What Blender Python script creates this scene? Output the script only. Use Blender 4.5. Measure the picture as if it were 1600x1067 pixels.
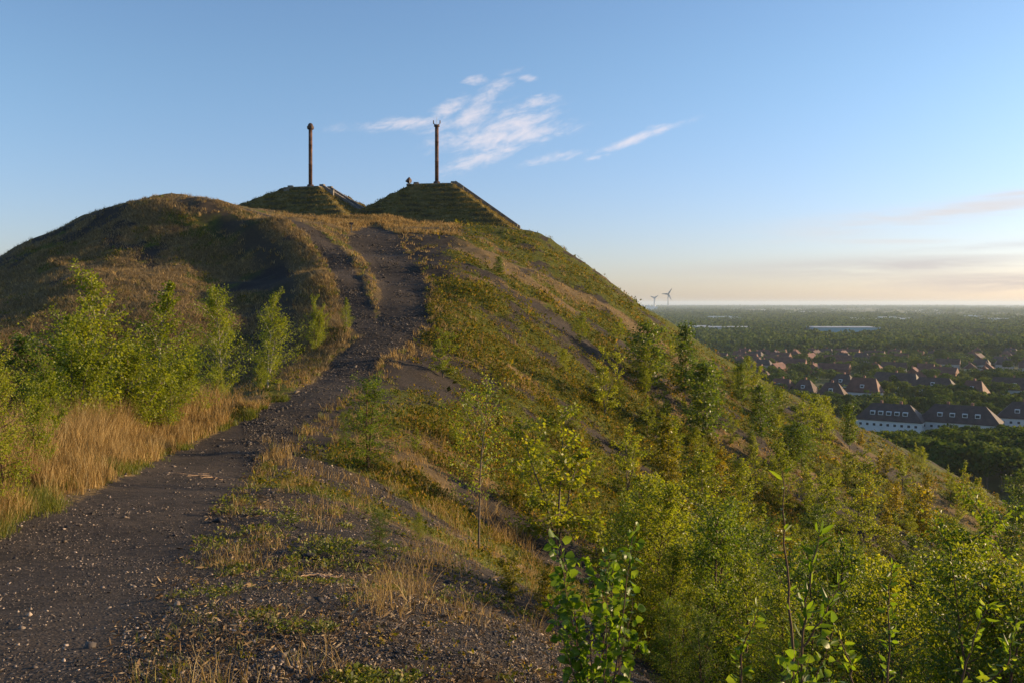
import bpy, math, random
import numpy as np
from mathutils import Vector
R = math.radians
rng = np.random.default_rng(7)
random.seed(7)
for o in list(bpy.data.objects): bpy.data.objects.remove(o)
SC = bpy.context.scene
COL = SC.collection

# ------------------------------------------------------------------ camera
F = 1386.0            # focal length in photo pixels (1600 wide)
U0, V0 = 800.0, 474.0 # principal column, horizon row
cam = bpy.data.cameras.new("camera"); camo = bpy.data.objects.new("camera", cam); COL.objects.link(camo)
cam.sensor_width = 36; cam.lens = 36 * F / 1600; cam.shift_y = -(533.5 - V0) / 1600
cam.clip_start = 0.05; cam.clip_end = 90000
camo.location = (0, 0, 0); camo.rotation_euler = (R(90), 0, 0)
SC.camera = camo

# ------------------------------------------------------------------ light
SUN_AZ, SUN_EL = 15.0, 12.0        # degrees from +X towards +Y, elevation
SC.view_settings.view_transform = 'Standard'
SC.view_settings.look = 'None'
SC.view_settings.gamma = 1
SC.view_settings.use_curve_mapping = False
SC.view_settings.exposure = 0.86
sd = Vector((math.cos(R(SUN_AZ)) * math.cos(R(SUN_EL)), math.sin(R(SUN_AZ)) * math.cos(R(SUN_EL)), math.sin(R(SUN_EL))))
sun = bpy.data.lights.new("sun", 'SUN'); sun.energy = 5.0; sun.angle = R(0.6); sun.color = (1.0, 0.72, 0.40)
suno = bpy.data.objects.new("sun", sun); COL.objects.link(suno)
suno.rotation_euler = sd.to_track_quat('Z', 'Y').to_euler()

W = bpy.data.worlds.new("World"); SC.world = W; W.use_nodes = True
wt = W.node_tree; wt.nodes.clear()
def WN(t, **k):
    n = wt.nodes.new(t)
    for a, b in k.items(): setattr(n, a, b)
    return n
def wmath(op, a, b=None, c=None):
    n = WN('ShaderNodeMath', operation=op)
    for i, v in enumerate((a, b, c)):
        if v is None: continue
        if isinstance(v, (int, float)): n.inputs[i].default_value = v
        else: wt.links.new(v, n.inputs[i])
    return n.outputs[0]
def wmix(fac, a, b, blend='MIX'):
    n = WN('ShaderNodeMixRGB', blend_type=blend)
    for i, v in zip((0, 1, 2), (fac, a, b)):
        if isinstance(v, (int, float)): n.inputs[i].default_value = v
        elif isinstance(v, tuple): n.inputs[i].default_value = v
        else: wt.links.new(v, n.inputs[i])
    return n.outputs[0]
sky = WN('ShaderNodeTexSky', sky_type='NISHITA', sun_disc=False)
sky.sun_elevation = R(SUN_EL); sky.sun_rotation = R(90 - SUN_AZ)
sky.altitude = 100; sky.air_density = 1.0; sky.dust_density = 0.6; sky.ozone_density = 1.6
tc = WN('ShaderNodeTexCoord'); sp = WN('ShaderNodeSeparateXYZ'); wt.links.new(tc.outputs['Generated'], sp.inputs[0])
dx, dy, dz = sp.outputs
yy = wmath('MAXIMUM', dy, 0.05)
P = wmath('DIVIDE', dx, yy); Q = wmath('DIVIDE', dz, yy)       # tan azimuth, tan elevation
front = wmath('GREATER_THAN', dy, 0.05)
def blob(cu, cv, ru, rv, rot):      # soft ellipse in the sky: centre and radii in 1/F units
    cx, cy = (cu - U0) / F, (V0 - cv) / F
    a = wmath('SUBTRACT', P, cx); b = wmath('SUBTRACT', Q, cy)
    c, s = math.cos(R(rot)), math.sin(R(rot))
    x = wmath('ADD', wmath('MULTIPLY', a, c * F / ru), wmath('MULTIPLY', b, s * F / ru))
    y = wmath('ADD', wmath('MULTIPLY', a, -s * F / rv), wmath('MULTIPLY', b, c * F / rv))
    r2 = wmath('ADD', wmath('MULTIPLY', x, x), wmath('MULTIPLY', y, y))
    return wmath('POWER', 2.718, wmath('MULTIPLY', r2, -1.0))
def cnoise(scx, scy, rot, scale, detail, rough, w=0.0, dist=0.0):
    cb = WN('ShaderNodeCombineXYZ')
    wt.links.new(P, cb.inputs[0]); wt.links.new(Q, cb.inputs[1])
    mp = WN('ShaderNodeMapping'); wt.links.new(cb.outputs[0], mp.inputs[0])
    mp.inputs['Rotation'].default_value = (0, 0, R(rot)); mp.inputs['Scale'].default_value = (scx, scy, 1); mp.inputs['Location'].default_value = (w, w * .7, 0)
    # rotate first, then scale
    mp.vector_type = 'TEXTURE'; mp.inputs['Scale'].default_value = (1 / scx, 1 / scy, 1)
    n = WN('ShaderNodeTexNoise'); wt.links.new(mp.outputs[0], n.inputs['Vector'])
    n.inputs['Scale'].default_value = scale; n.inputs['Detail'].default_value = detail; n.inputs['Roughness'].default_value = rough
    n.inputs['Distortion'].default_value = dist
    return n.outputs[0]
def ramp(x, lo, hi):
    n = WN('ShaderNodeMapRange', interpolation_type='SMOOTHSTEP'); wt.links.new(x, n.inputs[0])
    n.inputs[1].default_value = lo; n.inputs[2].default_value = hi
    return n.outputs[0]
masks = None
for b in [(785, 208, 85, 34, 18, .9), (735, 182, 46, 12, 26, .95), (768, 145, 52, 14, 38, .7), (805, 212, 85, 16, 10, 1.05), (760, 245, 80, 16, 18, .7), (700, 215, 60, 30, 20, .35), (845, 158, 28, 12, 12, .85), (822, 122, 16, 6, 0, .7), (742, 126, 22, 8, 5, .75),
          (625, 194, 95, 10, 5, .85), (700, 168, 34, 12, 25, .9), (700, 195, 60, 12, 10, .6), (1010, 212, 75, 7, 19, .95), (1040, 196, 40, 5, 8, .5), (860, 247, 60, 9, 12, .6), (935, 247, 22, 5, 10, .6)]:
    m = wmath('MULTIPLY', blob(*b[:5]), b[5]); masks = m if masks is None else wmath('MAXIMUM', masks, m)
n1 = cnoise(1.0, 3.2, 17, 21, 8, .66, 3.1, .7)
n1b = cnoise(1.0, 2.0, 22, 75, 5, .6, 1.1, .3)
nn = wmath('ADD', wmath('MULTIPLY', n1, .7), wmath('MULTIPLY', n1b, .3))
cl = ramp(wmath('ADD', masks, wmath('MULTIPLY', wmath('SUBTRACT', nn, .5), 2.7)), .08, 1.25)
cl = wmath('MULTIPLY', cl, ramp(masks, .03, .35))
low = None
for b in [(1480, 332, 230, 17, 7, .9), (1350, 378, 150, 4, 0, .6), (1600, 302, 110, 6, 6, .7), (1300, 355, 130, 6, 3, .3)]:
    m = wmath('MULTIPLY', blob(*b[:5]), b[5]); low = m if low is None else wmath('MAXIMUM', low, m)
n2 = cnoise(1.0, 9.0, 2, 5, 6, .55, .4, .2)
lowc = wmath('MULTIPLY', low, ramp(n2, .35, .62))
elev = wmath('MULTIPLY', Q, 1.0)
tint = wmix(ramp(elev, .0, .30), (.80, .81, 1.16, 1), (.88, 1.0, 1.18, 1))
skyc = wmix(1.0, sky.outputs[0], tint, 'MULTIPLY')
bgs = 0.10
c1 = wmix(wmath('MULTIPLY', wmath('MULTIPLY', cl, front), .52), skyc, (6.6, 5.5, 5.1, 1))
mauve = None
for q in [(1450, 415, 330, 16, 2, .8), (1600, 440, 260, 18, 1, .9), (1180, 440, 240, 7, 1, .5), (1560, 385, 160, 7, 4, .5)]:
    m = wmath('MULTIPLY', blob(*q[:5]), q[5]); mauve = m if mauve is None else wmath('MAXIMUM', mauve, m)
n3 = cnoise(1.0, 12.0, 1, 4, 6, .6, 2.4, .3)
c15 = wmix(wmath('MULTIPLY', wmath('MULTIPLY', wmath('MULTIPLY', mauve, ramp(n3, .3, .6)), front), .75), c1, (3.0, 2.65, 2.8, 1))
c2 = wmix(wmath('MULTIPLY', wmath('MULTIPLY', lowc, front), .85), c15, (4.5, 3.9, 3.6, 1))
bg = WN('ShaderNodeBackground'); bg.inputs[1].default_value = bgs; wt.links.new(c2, bg.inputs[0])
wo = WN('ShaderNodeOutputWorld'); wt.links.new(bg.outputs[0], wo.inputs[0])

# ------------------------------------------------------------------ helpers
def tag(o, label=None, cat=None, group=None, kind=None):
    if label: o['label'] = label
    if cat: o['category'] = cat
    if group: o['group'] = group
    if kind: o['kind'] = kind
    return o
def empty(name, loc=(0, 0, 0), rz=0, **k):
    o = bpy.data.objects.new(name, None); COL.objects.link(o); o.location = loc; o.rotation_euler = (0, 0, rz); o.empty_display_size = .2
    tag(o, **k); return o
def np_data(name, V, Fs, mats, midx=None, smooth=False, attrs=None, uvs=None):
    V = np.asarray(V, np.float32); Fs = np.asarray(Fs, np.int32)
    me = bpy.data.meshes.new(name)
    me.vertices.add(len(V)); me.vertices.foreach_set('co', V.ravel())
    k = Fs.shape[1]
    me.loops.add(Fs.size); me.loops.foreach_set('vertex_index', Fs.ravel())
    me.polygons.add(len(Fs)); me.polygons.foreach_set('loop_start', np.arange(0, Fs.size, k, dtype=np.int32)); me.polygons.foreach_set('loop_total', np.full(len(Fs), k, np.int32))
    if not isinstance(mats, (list, tuple)): mats = [mats]
    for m in mats: me.materials.append(m)
    if midx is not None: me.polygons.foreach_set('material_index', np.asarray(midx, np.int32))
    if smooth: me.polygons.foreach_set('use_smooth', np.ones(len(Fs), bool))
    for n, a in (attrs or {}).items():
        at = me.attributes.new(n, 'FLOAT', 'POINT'); at.data.foreach_set('value', np.asarray(a, np.float32).ravel())
    me.update(calc_edges=True); me.validate()
    return me
def link(name, me, parent=None, **k):
    o = bpy.data.objects.new(name, me); COL.objects.link(o)
    if parent: o.parent = parent
    tag(o, **k); return o
class MB:
    """collects boxes, tubes and prisms, links them as ONE mesh object"""
    def __init__(s): s.v = []; s.f = []; s.mi = []
    def add(s, V, Fs, mi=0):
        b = len(s.v); s.v += [tuple(p) for p in V]; s.f += [tuple(i + b for i in f) for f in Fs]; s.mi += [mi] * len(Fs); return s
    def box(s, x0, x1, y0, y1, z0, z1, mi=0):
        V = [(x0, y0, z0), (x1, y0, z0), (x1, y1, z0), (x0, y1, z0), (x0, y0, z1), (x1, y0, z1), (x1, y1, z1), (x0, y1, z1)]
        return s.add(V, [(0, 3, 2, 1), (4, 5, 6, 7), (0, 1, 5, 4), (1, 2, 6, 5), (2, 3, 7, 6), (3, 0, 4, 7)], mi)
    def obox(s, c, ax, half, mi=0):   # oriented box: axes list of 3 Vectors
        V = [tuple(Vector(c) + ax[0] * half[0] * a + ax[1] * half[1] * b + ax[2] * half[2] * d) for d in (-1, 1) for (a, b) in ((-1, -1), (1, -1), (1, 1), (-1, 1))]
        return s.add(V, [(0, 3, 2, 1), (4, 5, 6, 7), (0, 1, 5, 4), (1, 2, 6, 5), (2, 3, 7, 6), (3, 0, 4, 7)], mi)
    def lathe(s, prof, n=16, c=(0, 0, 0), mi=0):
        V = []; Fs = []
        for (r, z) in prof:
            for i in range(n): a = 2 * math.pi * i / n; V.append((c[0] + r * math.cos(a), c[1] + r * math.sin(a), c[2] + z))
        for j in range(len(prof) - 1):
            for i in range(n): Fs.append((j * n + i, j * n + (i + 1) % n, (j + 1) * n + (i + 1) % n, (j + 1) * n + i))
        Fs.append(tuple(range(n - 1, -1, -1))); Fs.append(tuple((len(prof) - 1) * n + i for i in range(n)))
        return s.add(V, Fs, mi)
    def tube(s, pts, rad, n=6, mi=0):
        V, Fs = tube_np(np.array(pts, float), np.array(rad, float), n)
        return s.add(V.tolist(), Fs.tolist(), mi)
    def data(s, name, mats, smooth=False):
        me = bpy.data.meshes.new(name); me.from_pydata(s.v, [], s.f)
        if not isinstance(mats, (list, tuple)): mats = [mats]
        for m in mats: me.materials.append(m)
        me.polygons.foreach_set('material_index', s.mi)
        if smooth: me.polygons.foreach_set('use_smooth', [True] * len(s.f))
        me.update(); return me
    def build(s, name, mats, parent=None, smooth=False, **k): return link(name, s.data(name, mats, smooth), parent, **k)
def tube_np(p, r, n):
    m = len(p); t = np.gradient(p, axis=0); t /= np.linalg.norm(t, axis=1)[:, None] + 1e-9
    up = np.where(np.abs(t[:, 2:3]) > .9, np.array([[1., 0, 0]]), np.array([[0., 0, 1]]))
    a = np.cross(t, up); a /= np.linalg.norm(a, axis=1)[:, None] + 1e-9; b = np.cross(t, a)
    an = np.arange(n) * 2 * np.pi / n
    V = p[:, None, :] + r[:, None, None] * (np.cos(an)[None, :, None] * a[:, None, :] + np.sin(an)[None, :, None] * b[:, None, :])
    i = np.arange(n); j = (i + 1) % n
    Fs = np.concatenate([np.stack([k * n + i, k * n + j, (k + 1) * n + j, (k + 1) * n + i], 1) for k in range(m - 1)])
    return V.reshape(-1, 3), Fs
def copy_tree(o, parent=None):
    c = o.copy(); COL.objects.link(c)
    if parent: c.parent = parent
    for ch in o.children: copy_tree(ch, c)
    return c

# ------------------------------------------------------------------ materials
def mat(name):
    m = bpy.data.materials.new(name); m.use_nodes = True; nt = m.node_tree; nt.nodes.clear()
    out = nt.nodes.new('ShaderNodeOutputMaterial'); return m, nt, out
class NT:
    def __init__(s, nt): s.nt = nt
    def n(s, t, ins=None, **k):
        nd = s.nt.nodes.new(t)
        for a, b in k.items(): setattr(nd, a, b)
        for a, b in (ins or {}).items(): s.set(nd, a, b)
        return nd
    def set(s, nd, a, b):
        if hasattr(b, 'is_output') or isinstance(b, bpy.types.NodeSocket): s.nt.links.new(b, nd.inputs[a])
        else:
            if isinstance(b, tuple) and len(b) == 3 and nd.inputs[a].type == 'RGBA': b = (*b, 1)
            nd.inputs[a].default_value = b
    def math(s, op, a, b=0.0, clamp=False): return s.n('ShaderNodeMath', {0: a, 1: b}, operation=op, use_clamp=clamp).outputs[0]
    def mix(s, f, a, b, blend='MIX'): return s.n('ShaderNodeMixRGB', {0: f, 1: a, 2: b}, blend_type=blend).outputs[0]
    def noise(s, vec, scale, detail=3, rough=.55, dist=0.0): 
        nd = s.n('ShaderNodeTexNoise', {'Scale': scale, 'Detail': detail, 'Roughness': rough, 'Distortion': dist})
        if vec is not None: s.nt.links.new(vec, nd.inputs['Vector'])
        return nd.outputs[0]
    def step(s, x, lo, hi): return s.n('ShaderNodeMapRange', {0: x, 1: lo, 2: hi}, interpolation_type='SMOOTHSTEP').outputs[0]
    def ramp(s, x, stops):
        nd = s.n('ShaderNodeValToRGB', {0: x}); e = nd.color_ramp.elements
        while len(e) < len(stops): e.new(.5)
        for i, (p, c) in enumerate(stops): e[i].position = p; e[i].color = (*c, 1)
        return nd.outputs[0]
def foliage(name, stops, trans=.45, objvar=.35, gloss=.45, tmul=(1.6, 1.5, .6)):
    m, nt, out = mat(name); N = NT(nt)
    geo = N.n('ShaderNodeNewGeometry'); oi = N.n('ShaderNodeObjectInfo')
    f = N.math('ADD', N.math('MULTIPLY', geo.outputs['Random Per Island'], 1 - objvar), N.math('MULTIPLY', oi.outputs['Random'], objvar))
    c = N.ramp(f, stops)
    pr = N.n('ShaderNodeBsdfPrincipled', {'Base Color': c, 'Roughness': gloss, 'Specular IOR Level': .35 if gloss < .6 else .05})
    tr = N.n('ShaderNodeBsdfTranslucent', {'Color': N.mix(1.0, c, (*tmul, 1), 'MULTIPLY')})
    mx = N.n('ShaderNodeMixShader', {0: trans}); nt.links.new(pr.outputs[0], mx.inputs[1]); nt.links.new(tr.outputs[0], mx.inputs[2])
    nt.links.new(mx.outputs[0], out.inputs[0]); return m
def simple(name, col, rough=.8, var=.25, scale=3.0, metal=0, bump=0, bscale=20, coord='Object', spec=.3):
    m, nt, out = mat(name); N = NT(nt); tcn = N.n('ShaderNodeTexCoord').outputs[coord]
    n = N.noise(tcn, scale, 5, .6)
    lo = tuple(max(0, c * (1 - var)) for c in col); hi = tuple(min(1, c * (1 + var)) for c in col)
    c = N.mix(N.step(n, .3, .7), lo, hi)
    pr = N.n('ShaderNodeBsdfPrincipled', {'Base Color': c, 'Roughness': rough, 'Metallic': metal, 'Specular IOR Level': spec})
    if bump:
        b = N.n('ShaderNodeBump', {'Strength': bump, 'Distance': .02, 'Height': N.noise(tcn, bscale, 4, .6)}); nt.links.new(b.outputs[0], pr.inputs['Normal'])
    nt.links.new(pr.outputs[0], out.inputs[0]); return m

# ------------------------------------------------------------------ terrain height
PATH = np.array([  # x, y, half width  of the main gravel path
    (-1.8, -12, 1.5), (-2.0, -4, 1.5), (-3.15, 4, 1.3), (-4.25, 7.5, 1.35), (-5.25, 11, 1.35), (-6.9, 18, 1.22), (-9.2, 28, 1.2), (-8.5, 38, 1.2), (-8.8, 50, 1.3), (-7.2, 58, 1.5), (-8.8, 70, 1.65), (-12.6, 82, 2.3), (-14.9, 95, 2.1), (-16, 103, 1.1)])
BR = [(575, 515, 56), (550, 455, 64), (530, 405, 74), (495, 368, 82), (440, 342, 88), (370, 323, 93), (290, 309, 97)]
def px(u, v, y): return ((u - U0) / F * y, y, (V0 - v) / F * y)
BRANCH = np.array([(px(*b)[0], b[2], 1.0) for b in BR])
C = []
for (x, y, z) in [(-1.8, -12, -1.1), (-2, -4, -1.4), (-4, 4, -1.76), (-1.1, 4, -1.76), (0, 0, -1.65), (-5.8, 7.5, -2.4), (-2.6, 7.5, -2.42), (-6.8, 11, -3.0), (-3.8, 11, -3.0),
                  (-8.4, 18, -3.72), (-5.6, 18, -3.72), (-11, 28, -4.56), (-8, 28, -4.56), (-9.9, 38, -4.0), (-7.1, 38, -4.0), (-10.5, 50, -3.1), (-7.3, 50, -3.1),
                  (-8.8, 58, -1.3), (-5.6, 58, -1.3), (-10.3, 70, 1.7), (-5.9, 70, 1.75), (-14.3, 82, 4.67), (-8.7, 82, 4.67), (-17.5, 95, 7.7), (-11, 95, 7.7), (-15, 105, 9.0),
                  # near right shoulder and flank
                  (0, -12, -1.0), (6, -12, -4.4), (4, -4, -3.8), (12, -4, -8), (.14, 4, -1.76), (.9, 4, -2.05), (3, 4, -3.2), (8, 4, -5.9), (20, 4, -12), (-1, 6.5, -2.15), (.2, 6.5, -2.45), (3, 6.5, -4.0),
                  (-2, 11, -2.95), (0, 11, -3.55), (4, 11, -5.8), (12, 11, -10), (30, 11, -19), (55, 11, -33),
                  (-3.6, 18, -4.0), (0, 18, -5.6), (8, 18, -9.8), (25, 18, -18.5),
                  (-6, 28, -4.75), (-3, 28, -6), (0, 28, -7.6), (10, 28, -12.8), (30, 28, -22.5), (60, 28, -38),
                  (-5, 38, -4.4), (5, 38, -9.6), (20, 38, -17.3), (40, 38, -27), (-5, 50, -3.7), (5, 50, -8.7), (20, 50, -16.2), (45, 50, -28),
                  (-3.6, 58, -1.8), (10, 60, -9.3), (30, 60, -18.5), (-3.4, 70, 1.2), (8, 70, -5), (28, 70, -15.2), (55, 70, -28.5),
                  (-6, 82, 4.6), (2, 82, 1.8), (20, 82, -8.2), (45, 82, -21.5),
                  (-6, 92, 7.0), (2, 92, 4.6), (-3, 104, 9.2), (2.5, 104, 8.2), (18.9, 105, -2.8), (43.9, 106, -15.8), (60.6, 107, -24.9), (95, 107, -42), (70, 50, -41), (100, 60, -50),
                  # behind
                  (3.5, 122, 8.2), (21, 125, -5.5), (45, 125, -20), (-10, 118, 11.2), (-25, 118, 11.0), (-11, 133, 11.0), (-28, 133, 11.0), (-44, 125, 9), (-19, 118, 10.6), (-28, 150, 6), (-8, 150, 5), (12, 150, -6), (45, 160, -32),
                  (-20, 200, -20), (40, 200, -42), (-80, 200, -30), (-60, 150, -5), (-20, 260, -52), (60, 260, -56), (130, 200, -56), (130, 110, -55), (130, 30, -56), (90, 20, -49), (60, -10, -36), (20, -12, -13),
                  # left bank and valley
                  (-5, -4, -1.6), (-9, -12, -2.4), (-9, 0, -2.7), (-8.6, 11, -2.75), (-12, 11, -3.2), (-20, 8, -7), (-10, 18, -3.4), (-14, 18, -4.2), (-22, 18, -8), (-13, 28, -4.3), (-17, 28, -5.4), (-26, 28, -8.6),
                  (-12, 40, -4.3), (-17, 40, -5.8), (-26, 40, -7.0), (-42, 40, -8.5), (-13, 50, -3.5), (-20, 50, -5.0), (-29, 50, -3.6), (-45, 50, -5), (-40, 0, -15), (-60, 20, -20), (-30, 0, -11), (-60, 60, -12), (-75, 80, -14), (-100, 60, -32), (-120, 120, -40), (-100, 0, -40)]:
    C.append((x, y, z))
for b in BR: C.append(px(*b))
for q in [(505, 432, 66), (512, 500, 58), (482, 382, 78), (425, 345, 84), (330, 318, 90), (300, 470, 62), (190, 428, 69), (90, 468, 64), (150, 520, 55), (300, 500, 58),
          (270, 307.5, 95), (215, 314, 93), (120, 345, 90), (0, 402, 86), (60, 420, 78), (-120, 460, 82), (480, 345, 104), (400, 326, 108), (470, 341, 107), (520, 343, 109), (570, 338, 112), (615, 340, 112), (600, 352, 107), (640, 346, 112), (660, 362, 100), (720, 352, 105), (345, 322, 101), (270, 330, 112), (120, 375, 108)]:
    C.append(px(*q))
C += [(-18, 63.5, -.7), (-21, 74, 2.0), (-25, 79.5, 4.4), (-31.5, 84.5, 7.2), (-16.5, 57, -2.6)]
C = np.array(C, float)
CC = 2.5
def phi(r2): return np.sqrt(r2 + CC * CC)
A = phi(((C[:, None, :2] - C[None, :, :2]) ** 2).sum(-1)); A[np.diag_indices(len(C))] -= 0.15   # slight smoothing
Aug = np.block([[A, np.ones((len(C), 1))], [np.ones((1, len(C))), np.zeros((1, 1))]])
wts = np.linalg.solve(Aug, np.concatenate([C[:, 2], [0]]))
def vnoise(x, y, seed=0):
    xi = np.floor(x).astype(np.int64); yi = np.floor(y).astype(np.int64); fx = x - xi; fy = y - yi
    fx = fx * fx * (3 - 2 * fx); fy = fy * fy * (3 - 2 * fy)
    def h(a, b):
        n = (a * 374761393 + b * 668265263 + seed * 974711) & 0x7fffffff
        n = ((n ^ (n >> 13)) * 1274126177) & 0x7fffffff
        return ((n ^ (n >> 16)) & 0xffff) / 65535.0
    return (h(xi, yi) * (1 - fx) + h(xi + 1, yi) * fx) * (1 - fy) + (h(xi, yi + 1) * (1 - fx) + h(xi + 1, yi + 1) * fx) * fy
def fbm(x, y, o=4, seed=0):
    s = 0; a = .5; t = 0
    for i in range(o): s = s + a * vnoise(x * 2 ** i, y * 2 ** i, seed + i); t += a; a *= .5
    return s / t
def pdist(line, x, y):
    """signed-free distance to polyline divided by local half width"""
    best = np.full(np.shape(x), 1e9); side = np.zeros(np.shape(x))
    for (a, b) in zip(line[:-1], line[1:]):
        d = b[:2] - a[:2]; t = np.clip(((x - a[0]) * d[0] + (y - a[1]) * d[1]) / (d @ d), 0, 1)
        px_, py_ = a[0] + t * d[0], a[1] + t * d[1]; w = a[2] + t * (b[2] - a[2])
        ds = np.hypot(x - px_, y - py_); r = ds / w
        m = r < best; best = np.where(m, r, best); side = np.where(m, np.sign((x - px_)) * ds, side)
    return best, side
def base_h(x, y):
    sh = np.shape(x); x = np.ravel(np.asarray(x, float)); y = np.ravel(np.asarray(y, float)); out = np.empty(len(x))
    for i in range(0, len(x), 20000):
        xx, y2 = x[i:i + 20000], y[i:i + 20000]
        out[i:i + 20000] = phi((xx[:, None] - C[None, :, 0]) ** 2 + (y2[:, None] - C[None, :, 1]) ** 2) @ wts[:-1] + wts[-1]
    return out.reshape(sh)
_gx = np.arange(-240, 241, .5); _gy = np.arange(-40, 421, .5); _GX, _GY = np.meshgrid(_gx, _gy); _GZ = base_h(_GX, _GY)
_exact = base_h
def base_h(x, y):
    x = np.asarray(x, float); y = np.asarray(y, float)
    i = np.clip((x + 240) / .5, 0, len(_gx) - 1.001); j = np.clip((y + 40) / .5, 0, len(_gy) - 1.001)
    i0 = i.astype(int); j0 = j.astype(int); fi = i - i0; fj = j - j0
    return (_GZ[j0, i0] * (1 - fi) + _GZ[j0, i0 + 1] * fi) * (1 - fj) + (_GZ[j0 + 1, i0] * (1 - fi) + _GZ[j0 + 1, i0 + 1] * fi) * fj
def Hh(x, y):
    x = np.asarray(x, float); y = np.asarray(y, float)
    z = base_h(x, y)
    d1, _ = pdist(PATH, x, y); d2, _ = pdist(BRANCH, x, y); d = np.minimum(d1, d2)
    off = np.clip((d - .75) / .8, 0, 1); far = np.clip((y - 10) / 60, 0, 1)
    flank = (d - 1 > 0) & (x > -6)
    n = (fbm(x / 3.1, y / 3.1, 4, 5) - .5) * (.25 + .75 * far) + (fbm(x / 11, y / 11, 3, 9) - .5) * 1.1 * far * np.where((x < -12) & (y > 50), .35, 1)
    # gullies running down the right flank
    s = (x * .45 + y * .9); g = (fbm(s / 2.6, (x * .9 - y * .45) / 14, 3, 21) - .5) * .9 * np.clip((x + 4) / 6, 0, 1) * far ** .5
    z = z + off * (n + g) + (fbm(x / .5, y / .5, 3, 33) - .5) * .05 + (fbm(x / 1.7, y / 1.7, 2, 35) - .5) * .07
    z = z - (1 - off) * .05 + (1 - off) * (fbm(y / 1.3, x / 6, 3, 101) - .5) * .22 * np.clip((y - 25) / 25, 0, 1)
    return z
def ground_at(u, v, tmin=2.5, tmax=400):
    u = np.atleast_1d(np.asarray(u, float)); v = np.atleast_1d(np.asarray(v, float))
    ts = np.geomspace(tmin, tmax, 260)
    X = (u[:, None] - U0) / F * ts; Z = (V0 - v[:, None]) / F * ts; Y = np.broadcast_to(ts, X.shape)
    H = base_h(X, Y); below = Z < H; k = np.argmax(below, 1); ok = below.any(1) & (k > 0)
    k0 = np.maximum(k - 1, 0); i = np.arange(len(u))
    a = (Z - H)[i, k0]; b = (H - Z)[i, k]; t = ts[k0] + (ts[k] - ts[k0]) * np.clip(a / (a + b + 1e-9), 0, 1)
    x = (u - U0) / F * t; return x, t, Hh(x, t), ok

PLAIN = -50.0
HAZE = 6.5e-5
# ------------------------------------------------------------------ hill material + mesh
def hill_material():
    m, nt, out = mat('hill_ground'); N = NT(nt); pos = N.n('ShaderNodeNewGeometry').outputs['Position']
    at = lambda n: N.n('ShaderNodeAttribute', attribute_name=n).outputs['Fac']
    path, green, dry, dark = at('path'), at('green'), at('dry'), at('dark')
    fine = N.noise(pos, 38, 4, .7); mid = N.noise(pos, 6, 4, .6); big = N.noise(pos, .9, 4, .6)
    vor = N.n('ShaderNodeTexVoronoi', {'Vector': pos, 'Scale': 42.0}); chipf = vor.outputs['Color']; 
    sepc = N.n('ShaderNodeSeparateColor', {0: chipf}).outputs
    chip = N.math('MULTIPLY', N.step(sepc[0], .8, .9), N.step(vor.outputs['Distance'], .5, .25))
    coal = N.ramp(N.math('ADD', N.math('MULTIPLY', fine, .5), N.math('MULTIPLY', mid, .5)), [(.3, (.009, .008, .007)), (.5, (.025, .020, .016)), (.7, (.060, .046, .035))])
    coal = N.mix(N.math('MULTIPLY', N.step(big, .4, .7), .5), coal, (.06, .045, .034))
    coal = N.mix(N.math('MULTIPLY', chip, .75), coal, N.mix(sepc[1], (.12, .10, .085), (.32, .25, .19)))
    pathc = N.mix(.55, coal, N.ramp(N.math('ADD', N.math('MULTIPLY', mid, .6), N.math('MULTIPLY', big, .4)), [(.35, (.028, .023, .019)), (.65, (.088, .066, .048))]))
    pathc = N.mix(N.math('MULTIPLY', chip, .4), pathc, (.22, .18, .15))
    base = N.mix(path, coal, pathc)
    grn = N.ramp(N.math('ADD', N.math('MULTIPLY', mid, .6), N.math('MULTIPLY', fine, .4)), [(.33, (.018, .024, .004)), (.5, (.062, .070, .008)), (.68, (.16, .15, .014))])
    dr = N.ramp(N.math('ADD', N.math('MULTIPLY', mid, .5), N.math('MULTIPLY', fine, .5)), [(.33, (.045, .030, .014)), (.5, (.125, .085, .036)), (.68, (.25, .17, .075))])
    base = N.mix(N.step(N.math('ADD', dry, N.math('MULTIPLY', N.math('SUBTRACT', mid, .5), 1.1)), .35, .65), base, dr)
    base = N.mix(N.step(N.math('ADD', green, N.math('MULTIPLY', N.math('SUBTRACT', mid, .5), 1.3)), .35, .6), base, grn)
    base = N.mix(N.math('MULTIPLY', dark, .8), base, N.mix(.5, coal, (.016, .015, .016)))
    pr = N.n('ShaderNodeBsdfPrincipled', {'Base Color': base, 'Roughness': .95, 'Specular IOR Level': .15})
    hgt = N.math('ADD', N.math('ADD', N.math('MULTIPLY', fine, .35), N.math('MULTIPLY', mid, .9)), N.math('MULTIPLY', vor.outputs['Distance'], -.5))
    b = N.n('ShaderNodeBump', {'Strength': .55, 'Distance': .022, 'Height': hgt}); nt.links.new(b.outputs[0], pr.inputs['Normal'])
    nt.links.new(pr.outputs[0], out.inputs[0]); return m
M_hill = hill_material()
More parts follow.
